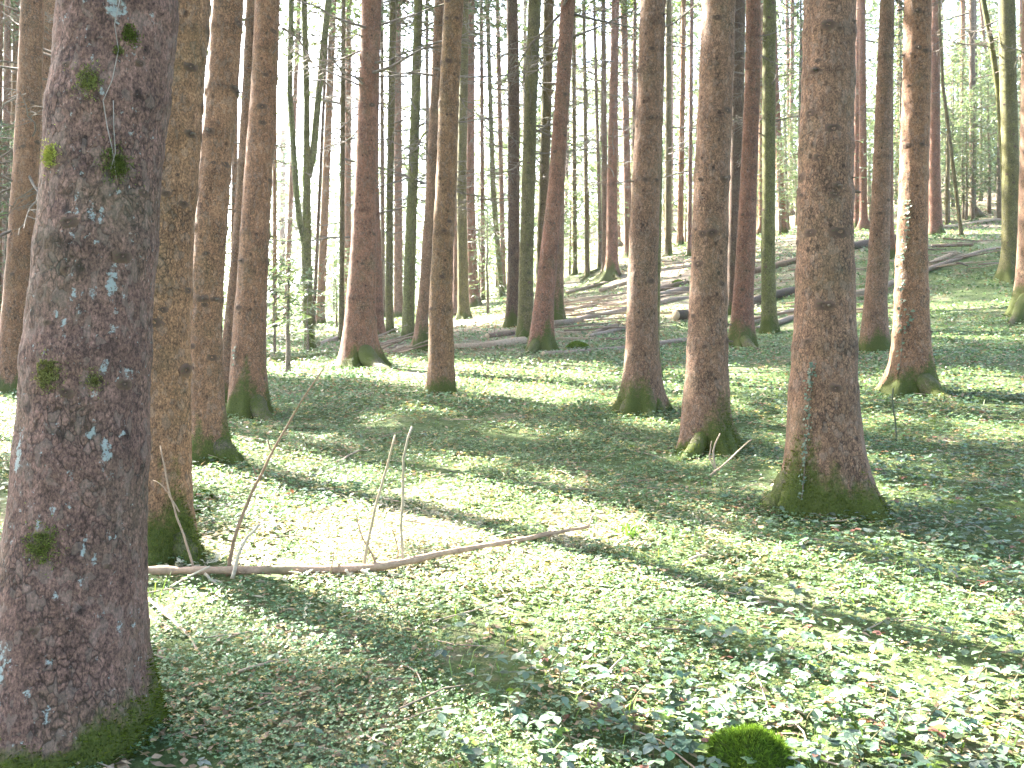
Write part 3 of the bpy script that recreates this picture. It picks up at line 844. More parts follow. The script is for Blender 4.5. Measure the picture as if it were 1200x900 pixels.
# spruces added behind the big front trunks so their crowns shade the floor
n = 0
tries = 0
while n < 16 and tries < 6000:
    tries += 1
    y = rng.uniform(19, 40)
    x = -rng.uniform(.335, .56) * y
    if not clear_of(x, y, 1.9) or shades_patch(x, y, float(HZ(x, y))) > 4 + tries // 600:
        continue
    build_tree('brown spruce added behind the left hand trunks to shade the floor', ('brown', 'warm', 'red')[n % 3], (x, y, float(HZ(x, y))), [0, 1, 8, 16], [0, 0, .05, .1], [.17, .15, .13, .10], (16, 40), 500 + n,
               group='shade spruces added behind the left hand trunks', ndead=10, dead_lo=2.5, dead_hi=12, zvis=16, nb=120, spr=26, moss_h=.3, crown_h=rng.uniform(10.5, 13))
    n += 1
# trees outside the picture on the sunward side, whose crowns shade the ground in view
n = 0
tries = 0
while n < 40 and tries < 6000:
    tries += 1
    y = rng.uniform(4, 40)
    x = -0.62 * y - rng.uniform(1.5, 20)
    if not clear_of(x, y, 2.4) or shades_patch(x, y, float(HZ(x, y))) > 3 + tries // 800:
        continue
    build_tree('brown spruce of the stand left of the orange brown trunk', ('brown', 'warm', 'red')[n % 3], (x, y, float(HZ(x, y))), [0, 1, 8, 14], [0, 0, .05, .1], [.2, .18, .15, .12], (16, 30), 600 + n,
               group='spruces of the stand outside the view', ndead=0, dead_lo=3, zvis=16, nb=110, spr=24, moss_h=.3)
    n += 1


# the wood also goes on to the right of the view and behind the camera
n = 0
tries = 0
while n < 46 and tries < 6000:
    tries += 1
    if n < 24:
        y = rng.uniform(-2, 38)
        x = .62 * max(y, 0) + rng.uniform(2.5, 18)
    else:
        y = rng.uniform(-20, -3.5)
        x = rng.uniform(-16, 20)
    if not clear_of(x, y, 3.0):
        continue
    if n == 0:
        STAND = build_tree('brown spruce of the stand right of the trunk with the large mossy root', 'brown', (x, y, float(HZ(x, y))), [0, 1, 8, 14], [0, 0, .05, .1], [.2, .18, .15, .12], (12, 20), 800,
                           group='spruces of the stand outside the view', ndead=0, dead_lo=3, zvis=16, nb=120, spr=24, moss_h=.3, crown_h=8.5, cull=False)[0]
    else:
        c_ = STAND.copy()
        COL.objects.link(c_)
        c_.location = (x, y, float(HZ(x, y)))
        c_.rotation_euler = (0, 0, rng.uniform(0, 6.28))
        for ch in STAND.children:
            d_ = ch.copy()
            COL.objects.link(d_)
            d_.parent = c_
        TREES.append((np.array((x, y, 0.0)), .2, c_))
    n += 1

# ------------------------------------------------------------------ points on a trunk, looked up by pixel
def on_trunk(key, px, py):
    root, surf, (V, rows, th, ns) = T[key]
    b = np.array(root.location)
    Y = b[1]
    for _ in range(3):
        z = -(py - 450) / FPX * Y - b[2]
        x = (px - 600) / FPX * Y - b[0]
        i = int(np.argmin(np.abs(rows - z)))
        row = V[i * ns:(i + 1) * ns]
        front = np.where(np.sin(th) < 0.05, np.abs(row[:, 0] - x), 9)
        j = int(np.argmin(front))
        Y = b[1] + row[j, 1]
    return row[j] * np.array([1, 1, 0]) + np.array([0, 0, z]), th[j], root, Y

for px, py, w in [(78, 8, 6), (80, 77, 11), (57, 212, 11), (80, 260, 22), (178, 230, 17), (172, 80, 11), (97, 222, 6), (80, 315, 16), (158, 305, 20), (58, 378, 9),
                  (78, 460, 17), (160, 450, 18), (40, 740, 15), (120, 128, 7), (165, 128, 6), (150, 45, 10), (150, 655, 14)]:
    p, a, root, Y = on_trunk('t1', px, py)
    obj('knot', KNOTS[(px + py) % 3], root, tuple(p), (random.uniform(-.3, .3), 0, a), w * 0.36 / FPX * Y)
for px, py, w in [(226, 80, 13), (208, 205, 6), (218, 240, 10), (192, 363, 9)]:
    p, a, root, Y = on_trunk('t2', px, py)
    obj('knot', KNOTS[(px + py) % 3], root, tuple(p), (0, 0, a), w * 0.42 / FPX * Y)
for px, py, w in [(948, 134, 13), (976, 150, 14), (950, 157, 9), (949, 273, 12), (985, 272, 20), (957, 72, 6), (985, 33, 6)]:
    p, a, root, Y = on_trunk('t24', px, py)
    obj('knot', KNOTS[(px + py) % 3], root, tuple(p), (0, 0, a), w * 0.42 / FPX * Y)
# spiky moss cushions on the spotted trunk
def moss_cushion(key, px, py, rad, n, seed, ln=(.004, .012), col=(.055, .075, .012)):
    r = np.random.default_rng(seed)
    p, a, root, Y = on_trunk(key, px, py)
    nrm = np.array([math.cos(a), math.sin(a), 0])
    tan = np.array([-math.sin(a), math.cos(a), 0])
    q = r.normal(0, 1, (n, 2)) * rad * np.array([.42, .55])
    q *= .55 + .9 * fbm(q[:, :1] * 40 + seed, q[:, 1:] * 40, o=2)
    P = p + tan * q[:, :1] + np.array([0, 0, 1.0]) * q[:, 1:] * 0.9 - nrm * (q[:, :1] ** 2) * 2.4 + nrm * .004
    d = nrm * 0.5 + r.normal(0, 0.6, (n, 3)) + np.array([0, 0, 0.35])
    d /= np.linalg.norm(d, axis=1)[:, None]
    s_ = np.cross(d, r.normal(0, 1, (n, 3)))
    s_ /= np.linalg.norm(s_, axis=1)[:, None]
    L = r.uniform(*ln, n)[:, None]
    V = np.stack([P - s_ * .002, P + s_ * .002, P + d * L], 1).reshape(-1, 3)
    c = np.array(col)[None] * 1.25 * r.uniform(.5, 1.7, n)[:, None]
    md_ = [c for c in root.children if c.name.startswith('trunk')][0].data
    nv = len(md_.vertices)
    mv = np.zeros(nv, np.float32)
    md_.attributes['moss'].data.foreach_get('value', mv)
    co = np.zeros(nv * 3, np.float32)
    md_.vertices.foreach_get('co', co)
    dd_ = np.linalg.norm((co.reshape(-1, 3) - p) * np.array([1, 1, .75]), axis=1)
    mv = np.maximum(mv, .7 * np.exp(-(dd_ / (rad * .75)) ** 2)).astype(np.float32)
    md_.attributes['moss'].data.foreach_set('value', mv)
    o = obj('moss_cushion', np_mesh('moss_cushion', V, np.arange(n * 3).reshape(-1, 3), M_MOSS, False, {'col': np.repeat(c, 3, 0)}), root)
    o['kind'] = 'stuff'
for k, (px, py, rad, n, cc) in enumerate([(105, 95, .05, 650, (.12, .13, .04)), (140, 195, .055, 900, (.07, .085, .02)), (62, 185, .04, 900, (.20, .21, .05)), (152, 42, .03, 600, (.07, .085, .02)),
                                          (58, 437, .055, 900, (.12, .12, .04)), (50, 640, .065, 1000, (.09, .105, .025)), (110, 445, .035, 250, (.10, .10, .03)), (140, 60, .02, 150, (.09, .1, .03))]):
    moss_cushion('t1', px, py, rad, n, 900 + k, col=cc)

# ------------------------------------------------------------------ single long roots
def root(key, px, py, w=0.5, moss=.75, seed=0):
    r = np.random.default_rng(seed + 4000)
    rt = T[key][0]
    b = np.array(rt.location)
    r0 = [t[1] for t in TREES if t[2] == rt][0]
    e = pix_ground(px, py) - b
    d = e[:2] / (np.linalg.norm(e[:2]) + 1e-6)
    n = 12
    t = np.linspace(0, 1, n)
    P = np.zeros((n, 3))
    P[:, :2] = d[None] * (r0 * .45) * (1 - t)[:, None] + e[None, :2] * t[:, None]
    P[:, :2] += np.cumsum(r.normal(0, .02 * np.linalg.norm(e[:2]), (n, 2)), 0) * t[:, None]
    gz = HZ(P[:, 0] + b[0], P[:, 1] + b[1]) - b[2]
    P[:, 2] = gz + r0 * 1.1 * (1 - t) ** 1.8 - .01 - .05 * t ** 3
    mb = MB()
    rad = r0 * w * (1 - t) ** .8 + .022
    mb.tube(P, rad * (1 + r.normal(0, .05, n)), 14, np.array(COLS['brown']) * .5)
    me = mb.mesh('root', M_BARK, True)
    nv = len(me.vertices)
    co = np.zeros(nv * 3, np.float32)
    me.vertices.foreach_get('co', co)
    co = co.reshape(-1, 3)
    mv = np.clip(moss + 1.2 * (fbm(co[:, 0] * 5 + seed, co[:, 1] * 5, co[:, 2] * 5, 2) - .5), 0, 1)
    a_ = me.attributes.new('moss', 'FLOAT', 'POINT')
    a_.data.foreach_set('value', mv.astype(np.float32))
    obj('root', me, rt)
    m = 900
    k = r.integers(0, nv, m)
    Pm = co[k] + r.normal(0, .012, (m, 3))
    dd = r.normal(0, .5, (m, 3)) + np.array([0, -.3, .8])
    dd /= np.linalg.norm(dd, axis=1)[:, None]
    ss = np.cross(dd, r.normal(0, 1, (m, 3)))
    ss /= np.linalg.norm(ss, axis=1)[:, None]
    VV = np.stack([Pm - ss * .003, Pm + ss * .003, Pm + dd * r.uniform(.01, .03, (m, 1))], 1).reshape(-1, 3)
    cc = np.array([.062, .080, .010])[None] * r.uniform(.35, 1.7, m)[:, None]
    o = obj('moss', np_mesh('moss', VV, np.arange(m * 3).reshape(-1, 3), M_MOSS, False, {'col': np.repeat(cc, 3, 0)}), rt)
    o['kind'] = 'stuff'
for k, (key, px, py, w) in enumerate([('t24', 878, 600, .72), ('t24', 1034, 612, .5), ('t27', 1122, 472, .6), ('t3', 292, 546, .7), ('t10', 470, 409, .6), ('t7', 462, 436, .6), ('t20', 876, 540, .55), ('t20', 800, 545, .35),
                                      ('t5', 322, 497, .6), ('t31', 1172, 385, .6), ('t19', 714, 491, .55), ('t19', 786, 488, .45), ('t17', 610, 416, .5), ('t2', 234, 664, .5), ('t18', 703, 330, .5), ('t18', 728, 329, .5), ('t22', 890, 411, .5)]):
    root(key, px, py, w, seed=k)

# ------------------------------------------------------------------ ivy
def leaf_template(kind):
    if kind == 'bramble':
        v = np.array([(0, 0, 0), (.30, .33, .05), (.70, .29, .03), (1, 0, -.10), (.70, -.29, .03), (.30, -.33, .05), (.35, 0, -.035), (.7, 0, -.06)])
        f4 = np.array([(6, 7, 2, 1), (7, 6, 5, 4)])
        f3 = np.array([(0, 6, 1), (7, 3, 2), (6, 0, 5), (3, 7, 4)])
        return v, f4, f3
    v = np.array([(0, 0, 0), (.1, .42, .03), (.5, .36, .05), (1, 0, -.05), (.5, -.36, .05), (.1, -.42, .03), (.4, 0, -.02)])
    return v, np.array([(0, 6, 2, 1), (6, 0, 5, 4)]), np.array([(6, 3, 2), (3, 6, 4)])
def single_leaf(kind, col, mat):
    v, f4, f3 = leaf_template(kind)
    return np_mesh('leaf', v, [f4, f3], mat, True, {'col': np.tile(np.array(col), (len(v), 1))})
IVY = [single_leaf('ivy', c, M_BRAMBLE) for c in ((.07, .11, .07), (.10, .14, .085), (.14, .18, .12))]
def ivy(label, key, path, n, size, seed):
    r = np.random.default_rng(seed)
    pts, nr = [], []
    for t in np.linspace(0, 1, 16):
        px = np.interp(t, np.linspace(0, 1, len(path)), [q[0] for q in path]) + r.normal(0, .8)
        py = np.interp(t, np.linspace(0, 1, len(path)), [q[1] for q in path])
        p, a, root, Y = on_trunk(key, px, py)
        pts.append(p + np.array(root.location))
        nr.append(a)
    pts = np.array(pts)
    base = pts[0].copy()
    o = tag(obj('ivy_vine', None, None, tuple(base)), label, 'ivy')
    mb = MB()
    out = np.array([[math.cos(a), math.sin(a), 0] for a in nr])
    mb.tube(pts - base + out * .006, .004, 5, (.11, .085, .06))
    obj('stem', mb.mesh('stem', M_TWIG), o)
    for k in range(n):
        t = r.random() ** 0.8 * 15
        i = int(t)
        i2 = min(i + 1, 15)
        p = pts[i] + (pts[i2] - pts[i]) * (t - i) - base + out[i] * r.uniform(.012, .03)
        a = nr[i]
        tanv = np.array([-math.sin(a), math.cos(a), 0]) * r.normal(0, size * .55)
        q = Vector(out[i] * .75 + np.array([0, 0, .6]) + r.normal(0, .25, 3)).to_track_quat('Z', 'Y') @ Quaternion((0, 0, 1), r.uniform(0, 6.28))
        obj('leaf', IVY[int(r.integers(0, 3)) if size > .025 else 0], o, tuple(p + tanv), q, float(size * r.uniform(.6, 1.2)))
ivy('dark ivy vine climbing the thickest brown spruce', 't24', [(940, 585), (943, 540), (946, 500), (950, 450), (952, 425)], 120, .02, 31)
ivy('pale ivy vine climbing the edge of the pinkish brown trunk', 't27', [(1050, 440), (1051, 380), (1057, 320), (1062, 270), (1064, 235)], 90, .045, 32)
ivy('small ivy patch on the middle of the pinkish brown trunk', 't27', [(1064, 385), (1066, 360)], 14, .045, 33)
ivy('thin ivy strand on the left edge of the pinkish mossy footed trunk', 't5', [(276, 430), (277, 405)], 12, .03, 34)
# thin root strands hanging over the bark of the spotted trunk
def strand(label, key, path):
    pts = []
    for px, py in path:
        p, a, root, Y = on_trunk(key, px, py)
        pts.append(p + np.array(root.location) + np.array([math.cos(a), math.sin(a), 0]) * .006)
    pts = np.array(pts)
    b = pts[0].copy()
    mb = MB()
    mb.tube(pts - b, .0016, 4, (.26, .22, .19))
    tag(obj('dry_strand', mb.mesh('dry_strand', M_TWIG), None, tuple(b)), label, 'strand')
strand('thin dry plant strand hanging on the lichen spotted trunk', 't1', [(139, 0), (136, 30), (138, 60), (133, 95), (124, 120), (126, 150), (133, 175), (140, 212)])
strand('short dry strand forking beside the longer strand on the spotted trunk', 't1', [(136, 120), (136, 150), (135, 180), (131, 200)])

# ------------------------------------------------------------------ fallen trunks
def log(label, path, w0, w1, col, group='fallen trunks on the slope', stubs=2, seed=0, lift=0.55, cut=(True, True), name='fallen_log'):
    r = np.random.default_rng(700 + seed)
    G = np.array([pix_ground(px, py) for px, py in path])
    t = np.linspace(0, 1, 14)
    tt = np.concatenate([[0], np.cumsum(np.linalg.norm(np.diff(G, axis=0), axis=1))])
    tt /= tt[-1]
    P = np.stack([np.interp(t, tt, G[:, k]) for k in range(3)], -1)
    rad = np.interp(t, [0, 1], [w0 / 2 / FPX * G[0, 1], w1 / 2 / FPX * G[-1, 1]]) * (1 + r.normal(0, .04, 14))
    gz = HZ(P[:, 0], P[:, 1])
    z = np.maximum(P[:, 2], gz) + rad * lift
    z = np.convolve(np.pad(z, 2, mode='edge'), np.ones(5) / 5, 'valid')
    P[:, 2] = z
    P[1:-1, :2] += r.normal(0, .012, (12, 2))
    b = P[len(P) // 2].copy()
    mb = MB()
    mb.tube(P - b, rad, 10, col)
    o = tag(obj(name, mb.mesh('log', M_LOG, True), None, tuple(b)), label, 'log', group)
    for e, (i, i2) in zip(cut, ((0, 1), (-1, -2))):
        if not e:
            continue
        d = P[i] - P[i2]
        d /= np.linalg.norm(d)
        mc = MB()
        mc.tube([P[i] - b, P[i] - b + d * .012], rad[i] * .93, 12, (.40, .31, .21))
        obj('cut_end', mc.mesh('cut_end', M_CUT), o)
    for k in range(stubs):
        i = int(r.integers(1, 13))
        a = r.uniform(0, 6.28)
        obj('dead_branch', DEAD[int(r.integers(0, 9))], o, tuple(P[i] - b), (0, r.uniform(-1.1, -.2), a), float(r.uniform(.3, .9)))
    return o
GRY, BRN, DK, PAL = (.20, .155, .12), (.155, .108, .078), (.07, .052, .04), (.30, .225, .155)
log('pale barked log with a sawn end beside the leaning reddish trunk', [(532, 410), (575, 408), (614, 402)], 9, 11, PAL, stubs=1, seed=1)
log('short dark log lying behind the pale sawn log', [(571, 396), (602, 391)], 7, 6, BRN, seed=2, stubs=1)
log('long thin grey trunk lying along the foot of the slope', [(637, 417), (735, 411), (805, 400)], 6, 7, GRY, seed=3)
log('long grey fallen trunk running uphill from the leaning reddish trunk', [(647, 384), (735, 365), (806, 349)], 8, 6, GRY, seed=4, stubs=4)
log('short grey stick pile log lowest of the pair below the long grey trunk', [(689, 397), (736, 385)], 6, 5, GRY, seed=5, stubs=1)
log('short brown log next above its grey neighbour on the slope', [(692, 394), (722, 382)], 6, 5, BRN, seed=6, stubs=1)
log('crooked brown branch lying across the slope', [(660, 366), (700, 358), (736, 357)], 5, 5, BRN, seed=7, stubs=3)
log('upper of two parallel logs beside the thick middle trunk', [(735, 350), (806, 332)], 6, 6, BRN, seed=8)
log('pale lower one of two parallel logs beside the thick middle trunk', [(735, 357), (806, 340)], 7, 7, GRY, seed=9)
log('pale barkless pole lying below the slender reddish spruce', [(702, 343), (738, 332)], 6, 5, PAL, seed=10, stubs=0)
log('thick dark fallen trunk with its end showing beside the stout brown spruce', [(792, 377), (883, 357), (938, 341)], 13, 9, DK, seed=11, lift=.8)
log('upper of two thin logs behind the slim green trunk', [(878, 381), (936, 365)], 7, 7, GRY, seed=12)
log('lower of two thin logs behind the slim green trunk', [(884, 388), (936, 372)], 6, 7, GRY, seed=13, stubs=1)
log('long fallen trunk climbing the slope towards the knotted green trunk', [(998, 352), (1088, 318), (1175, 290)], 8, 4, GRY, seed=14, stubs=5, lift=.8)
log('slim pale log above the long fallen trunk on the slope', [(1088, 312), (1120, 298)], 6, 5, PAL, seed=15, stubs=1)
log('brown log lying high on the slope behind the slim green trunk', [(880, 322), (936, 308)], 9, 9, BRN, seed=16)
log('dark thick log end showing between the thick ivy clad spruce and the slim trunk', [(995, 294), (1050, 281)], 11, 9, DK, seed=17)
log('thin branch lying level on the slope near the leaning pole', [(1092, 290), (1140, 288)], 5, 4, BRN, seed=18, stubs=3)
log('mossy log lying behind the sapling at the edge of the sunny strip', [(316, 425), (360, 421), (402, 416)], 7, 7, (.10, .115, .04), seed=19, stubs=3)
log('weathered log near the feet of the far trunks on the left', [(365, 408), (402, 396)], 6, 5, GRY, seed=20, stubs=1)
log('curved pale branch lying on the bank under the thin mossy stems', [(664, 345), (690, 338), (712, 332)], 5, 4, GRY, seed=21, stubs=3)
log('long thin branch high on the right hand slope', [(1105, 268), (1172, 258)], 4, 4, PAL, seed=22, stubs=3)
log('mossy rotting root lying beside the pinkish mossy footed trunk', [(322, 503), (345, 506), (372, 505)], 9, 6, (.07, .075, .03), seed=23, stubs=1, group='fallen wood on the green floor', cut=(False, False))
# sticks of the brushwood heap
r = np.random.default_rng(55)
for k in range(105):
    if k < 16:
        px, py = r.uniform(436, 486), r.uniform(398, 417)
    else:
        px, py = (r.uniform(655, 735), r.uniform(345, 402)) if k < 52 else ((r.uniform(770, 1060), r.uniform(300, 385)) if k < 88 else (r.uniform(1085, 1180), r.uniform(280, 325)))
    g = pix_ground(px, py)
    L = r.uniform(.5, 1.7) if k < 16 else r.uniform(1.0, 3.4)
    a = r.uniform(-.5, .9)
    up = r.uniform(0, .55) if k < 16 else r.uniform(0, .2)
    d = np.array([math.cos(a) * math.cos(up), math.sin(a) * math.cos(up), math.sin(up)])
    mb = MB()
    t = np.linspace(-.5, .5, 6)
    P = d[None] * (t * L)[:, None] + np.cumsum(r.normal(0, .018, (6, 3)), 0)
    P[:, 2] -= P[:, 2].min() - .02
    mb.tube(P, np.linspace(.03, .012, 6) * r.uniform(.6, 1.2), 6, (GRY, BRN, PAL)[k % 3])
    tag(obj('fallen_stick', mb.mesh('stick', M_TWIG, True), None, tuple(g)),
        'dry stick in the brushwood heap by the dark green trunk' if k < 16 else 'dry stick lying among the fallen trunks below the bank', 'stick',
        'sticks of the brushwood heap' if k < 16 else 'sticks among the fallen trunks')

# ------------------------------------------------------------------ fallen branch in the foreground
def smooth_path(P, n):
    P = np.asarray(P, float)
    tt = np.concatenate([[0], np.cumsum(np.linalg.norm(np.diff(P, axis=0), axis=1))])
    t = np.linspace(0, tt[-1], n)
    Q = np.stack([np.interp(t, tt, P[:, k]) for k in range(3)], -1)
    for _ in range(2):
        Q[1:-1] = .25 * Q[:-2] + .5 * Q[1:-1] + .25 * Q[2:]
    return Q
r = np.random.default_rng(77)
path = [(-60, 684), (60, 681), (165, 681), (290, 681), (420, 679), (455, 674), (520, 659), (600, 644), (660, 632), (690, 626)]
P = smooth_path([pix_ground(px_, py_ + (0 if px_ < 430 else 8)) + np.array([0, 0, .05 + (0 if px_ < 430 else .03)]) for px_, py_ in path], 60)
P += np.stack([fbm(np.arange(60) * .35 + 5 + 20 * k, np.zeros(60), o=3) * .05 - .025 for k in range(3)], -1) * .2
b = P[20].copy()
rad = np.interp(np.linspace(0, 1, 60), [0, .35, .62, .8, 1], [.024, .023, .021, .015, .009]) * (1 + .12 * r.normal(0, 1, 60))
mb = MB()
mb.tube(P - b, rad, 12, (.25, .17, .115))
fb = tag(obj('fallen_branch', mb.mesh('branch', M_LOG, True), None, tuple(b)), 'long pale fallen branch with upright twigs lying across the sunny floor', 'branch')
def twig(parent, pix, w0, w1, Yb, b, colr=(.26, .19, .12), yl=0.0, name='twig'):
    n_ = len(pix)
    Q = np.array([((px - 600) / FPX * (Yb + yl * k), Yb + yl * k, -(py - 450) / FPX * (Yb + yl * k)) for k, (px, py) in enumerate(pix)])
    Q = smooth_path(Q, 14)
    Q[:, :2] += np.cumsum(r.normal(0, .0025, (14, 2)), 0)
    m_ = MB()
    m_.tube(Q - b, np.linspace(w0, w1, 14) / 2 / FPX * Yb, 6, colr)
    return obj(name, m_.mesh(name, M_TWIG, True), parent)
Yb = P[30][1]
twig(fb, [(425, 672), (432, 630), (441, 590), (453, 545), (461, 510)], 4.5, 2.5, P[39][1], b, (.30, .235, .15))
twig(fb, [(473, 668), (473, 610), (475, 560), (478, 525), (487, 500)], 4, 2.8, P[42][1] - .02, b, (.33, .27, .19))
twig(fb, [(444, 670), (434, 645), (424, 625), (418, 602)], 3, 1.6, P[40][1], b)
twig(fb, [(467, 668), (465, 645), (461, 620)], 2.2, 1.4, P[42][1], b)
twig(fb, [(398, 675), (398, 660)], 3.5, 2.5, P[37][1], b)
twig(fb, [(388, 678), (391, 655), (393, 640)], 2, 1.2, P[37][1], b)
twig(fb, [(272, 678), (278, 650), (290, 628), (303, 615)], 5, 3, P[28][1] - .03, b, (.38, .32, .24))
for k, (px, py, px2, py2) in enumerate([(170, 705, 245, 664), (405, 668, 416, 688), (424, 668, 431, 684), (300, 680, 312, 690), (455, 672, 480, 682), (240, 672, 262, 700)]):
    twig(fb, [(px, py), ((px + px2) / 2 + 2, (py + py2) / 2 - 3), (px2, py2)], 3.4, 2.6, P[24 + 3 * k][1] - .06, b, (.42, .34, .26))
# bare sapling behind the branch and a few standing dead stems
def bare_sapling(label, foot, pix, w0, w1, col, side=()):
    g = pix_ground(*foot)
    o = tag(obj('bare_sapling', None, None, tuple(g)), label, 'sapling')
    twig(o, [foot] + pix, w0, w1, g[1], g, col, name='stem')
    for s_ in side:
        twig(o, s_, 2, 1.2, g[1], g, col)
bare_sapling('tall thin bare sapling leaning right behind the fallen branch', (266, 676), [(272, 635), (287, 590), (301, 560), (322, 520), (345, 480), (378, 430)], 5, 1.6, (.20, .13, .08),
             [[(301, 560), (296, 546)], [(318, 528), (309, 515)]])
bare_sapling('dry stem standing before the mossy foot of the second trunk', (231, 676), [(222, 640), (205, 590), (200, 560), (192, 522)], 3, 1.5, (.27, .19, .13), [[(210, 600), (190, 570), (178, 563)]])
bare_sapling('small dry stem left of the spotted trunk', (2, 652), [(8, 620), (15, 596)], 4, 2, (.10, .08, .06))
bare_sapling('thin dark stem growing before the pinkish trunk with ivy', (1050, 520), [(1049, 500), (1045, 470), (1046, 455)], 2.5, 1.6, (.06, .07, .04))
bare_sapling('pale dry stem curling at the foot of the stout mossy spruce', (838, 556), [(836, 530), (842, 515), (846, 508)], 3, 1.6, (.30, .23, .16), [[(838, 548), (831, 535), (834, 517)]])

# loose sticks on the floor, each its own
STK = [('thin pale stick slanting beside the stout mossy spruce', (828, 566), (882, 520), 2.5, .35), ('forked pale stick in the leaves below the fallen branch', (172, 708), (240, 768), 4, .02),
       ('pale brown stick lying among bramble leaves near the moss cushion', (995, 832), (1085, 858), 6, .03), ('small dry stick below the fallen branch', (282, 798), (335, 790), 4, .02),
       ('crooked stick lying on the green floor behind the fallen branch', (395, 545), (421, 532), 3, .02), ('thin dry stick beside the bramble leaves in the middle', (705, 805), (732, 770), 3, .1),
       ('dry stick near the foot of the thick ivy clad spruce', (808, 662), (830, 655), 4, .05), ('pale stick on the sunny floor by the branch tip', (688, 622), (700, 603), 3, .1),
       ('thin stick lying in front of the spotted trunk', (560, 870), (590, 885), 3, .02), ('brown stick half buried under leaves', (715, 815), (760, 828), 4, .02)]
for lab, a, c, w, up in STK:
    g0, g1 = pix_ground(*a), pix_ground(*c)
    if up >= .1:
        g1 = np.array([(c[0] - 600) / FPX * g0[1], g0[1], -(c[1] - 450) / FPX * g0[1]])
    Q = smooth_path([g0 + [0, 0, .03], (g0 + g1) / 2 + [0.01, 0, .045], g1 + [0, 0, .03]], 10)
    Q += np.cumsum(r.normal(0, .004, (10, 3)), 0)
    mb = MB()
    mb.tube(Q - g0, np.linspace(w, w * .6, 10) / 2 / FPX * g0[1], 6, (.33, .25, .18))
    tag(obj('fallen_stick', mb.mesh('stick', M_TWIG, True), None, tuple(g0)), lab, 'stick', 'loose sticks on the green floor')

# ------------------------------------------------------------------ moss cushion in the foreground
def moss_mound(label, px, py, wpx, hfac, seed):
    g = pix_ground(px, py)
    R = wpx / 2 / FPX * g[1]
    o = tag(obj('moss_mound', None, None, tuple(g)), label, 'moss')
    r = np.random.default_rng(seed)
    nu, nv = 40, 18
    u, v = np.meshgrid(np.arange(nu) * 2 * math.pi / nu, np.linspace(0, 1, nv) * math.pi * .56, indexing='ij')
    d = np.stack([np.cos(u) * np.sin(v), np.sin(u) * np.sin(v), np.cos(v)], -1)
    k = 1 + .5 * (fbm(d[..., 0] * 2 + seed, d[..., 1] * 2, d[..., 2] * 2, 3) - .5)
    V = d * k[..., None] * R * np.array([1, .9, hfac])
    i, j = np.meshgrid(np.arange(nu), np.arange(nv - 1), indexing='ij')
    q = np.stack([i * nv + j, i * nv + j + 1, ((i + 1) % nu) * nv + j + 1, ((i + 1) % nu) * nv + j], -1).reshape(-1, 4)
    Vf = V.reshape(-1, 3)
    obj('stump_core', np_mesh('stump_core', Vf, q, M_MOSS, True, {'col': np.tile((.05, .075, .012), (len(Vf), 1))}), o)
    n = int(9000 * min(1, R / .13))
    pick = r.integers(0, len(Vf), n)
    Pn = d.reshape(-1, 3)[pick] + r.normal(0, .06, (n, 3))
    Pn /= np.linalg.norm(Pn, axis=1)[:, None]
    kk = 1 + .5 * (fbm(Pn[:, 0] * 2 + seed, Pn[:, 1] * 2, Pn[:, 2] * 2, 3) - .5)
    P = Pn * kk[:, None] * R * np.array([1, .9, hfac])
    dd = Pn + r.normal(0, .55, (n, 3)) + np.array([0, 0, .15])
    dd /= np.linalg.norm(dd, axis=1)[:, None]
    s_ = np.cross(dd, r.normal(0, 1, (n, 3)))
    s_ /= np.linalg.norm(s_, axis=1)[:, None]
    L = r.uniform(.05, .20, n)[:, None] * R
    VV = np.stack([P - s_ * .02 * R, P + s_ * .02 * R, P + dd * L], 1).reshape(-1, 3)
    c = np.array([.085, .145, .015])[None] * r.uniform(.3, 1.7, n)[:, None]
    m = obj('moss', np_mesh('moss', VV, np.arange(n * 3).reshape(-1, 3), M_MOSS, False, {'col': np.repeat(c, 3, 0)}), o)
    m['kind'] = 'stuff'
moss_mound('round bright green moss cushion among bramble leaves in the foreground', 881, 904, 94, 1.0, 5)
moss_mound('small moss hump at the foot of the second trunk', 238, 583, 24, .7, 6)
moss_mound('low moss hump beside the second trunk and the dry stem', 228, 600, 30, .6, 7)
moss_mound('mossy stump beside the long thin grey trunk', 676, 409, 26, .55, 9)
moss_mound('moss hump on the bank beside the thick middle trunk', 795, 334, 16, .6, 10)

# ------------------------------------------------------------------ ground cover
def place(tv, P, az, size, pitch, roll, extra_az=0.0):
    """copies of a template (k,3) at P (n,3): roll about x, pitch about y, turn about z"""
    n = len(P)
    v = tv[None] * size[:, None, None]
    cr, sr = np.cos(roll)[:, None], np.sin(roll)[:, None]
    x, y, z = v[..., 0], v[..., 1], v[..., 2]
    y, z = y * cr - z * sr, y * sr + z * cr
    cp, sp_ = np.cos(pitch)[:, None], np.sin(pitch)[:, None]
    x, z = x * cp - z * sp_, x * sp_ + z * cp
    ca, sa = np.cos(az)[:, None], np.sin(az)[:, None]
    x, y = x * ca - y * sa, x * sa + y * ca
    return np.stack([x, y, z], -1) + P[:, None]
def scatter(n, y0, y1, power, seed, u=0.68):
    r = np.random.default_rng(seed)
    # density per square metre ~ y ** -power
    e = 2 - power
    y = (y0 ** e + r.random(n) * (y1 ** e - y0 ** e)) ** (1 / e)
    x = r.uniform(-u, u, n) * (y + .4)
    return x, y, r
MOUND = pix_ground(881, 898)
def outside_trunks(x, y):
    m = np.ones(len(x), bool)
    m &= (x - MOUND[0]) ** 2 + (y - MOUND[1]) ** 2 > .12 ** 2
    for b_, r0, _ in TREES[:60]:
        m &= (x - b_[0]) ** 2 + (y - b_[1]) ** 2 > (r0 * 1.12) ** 2
    return m
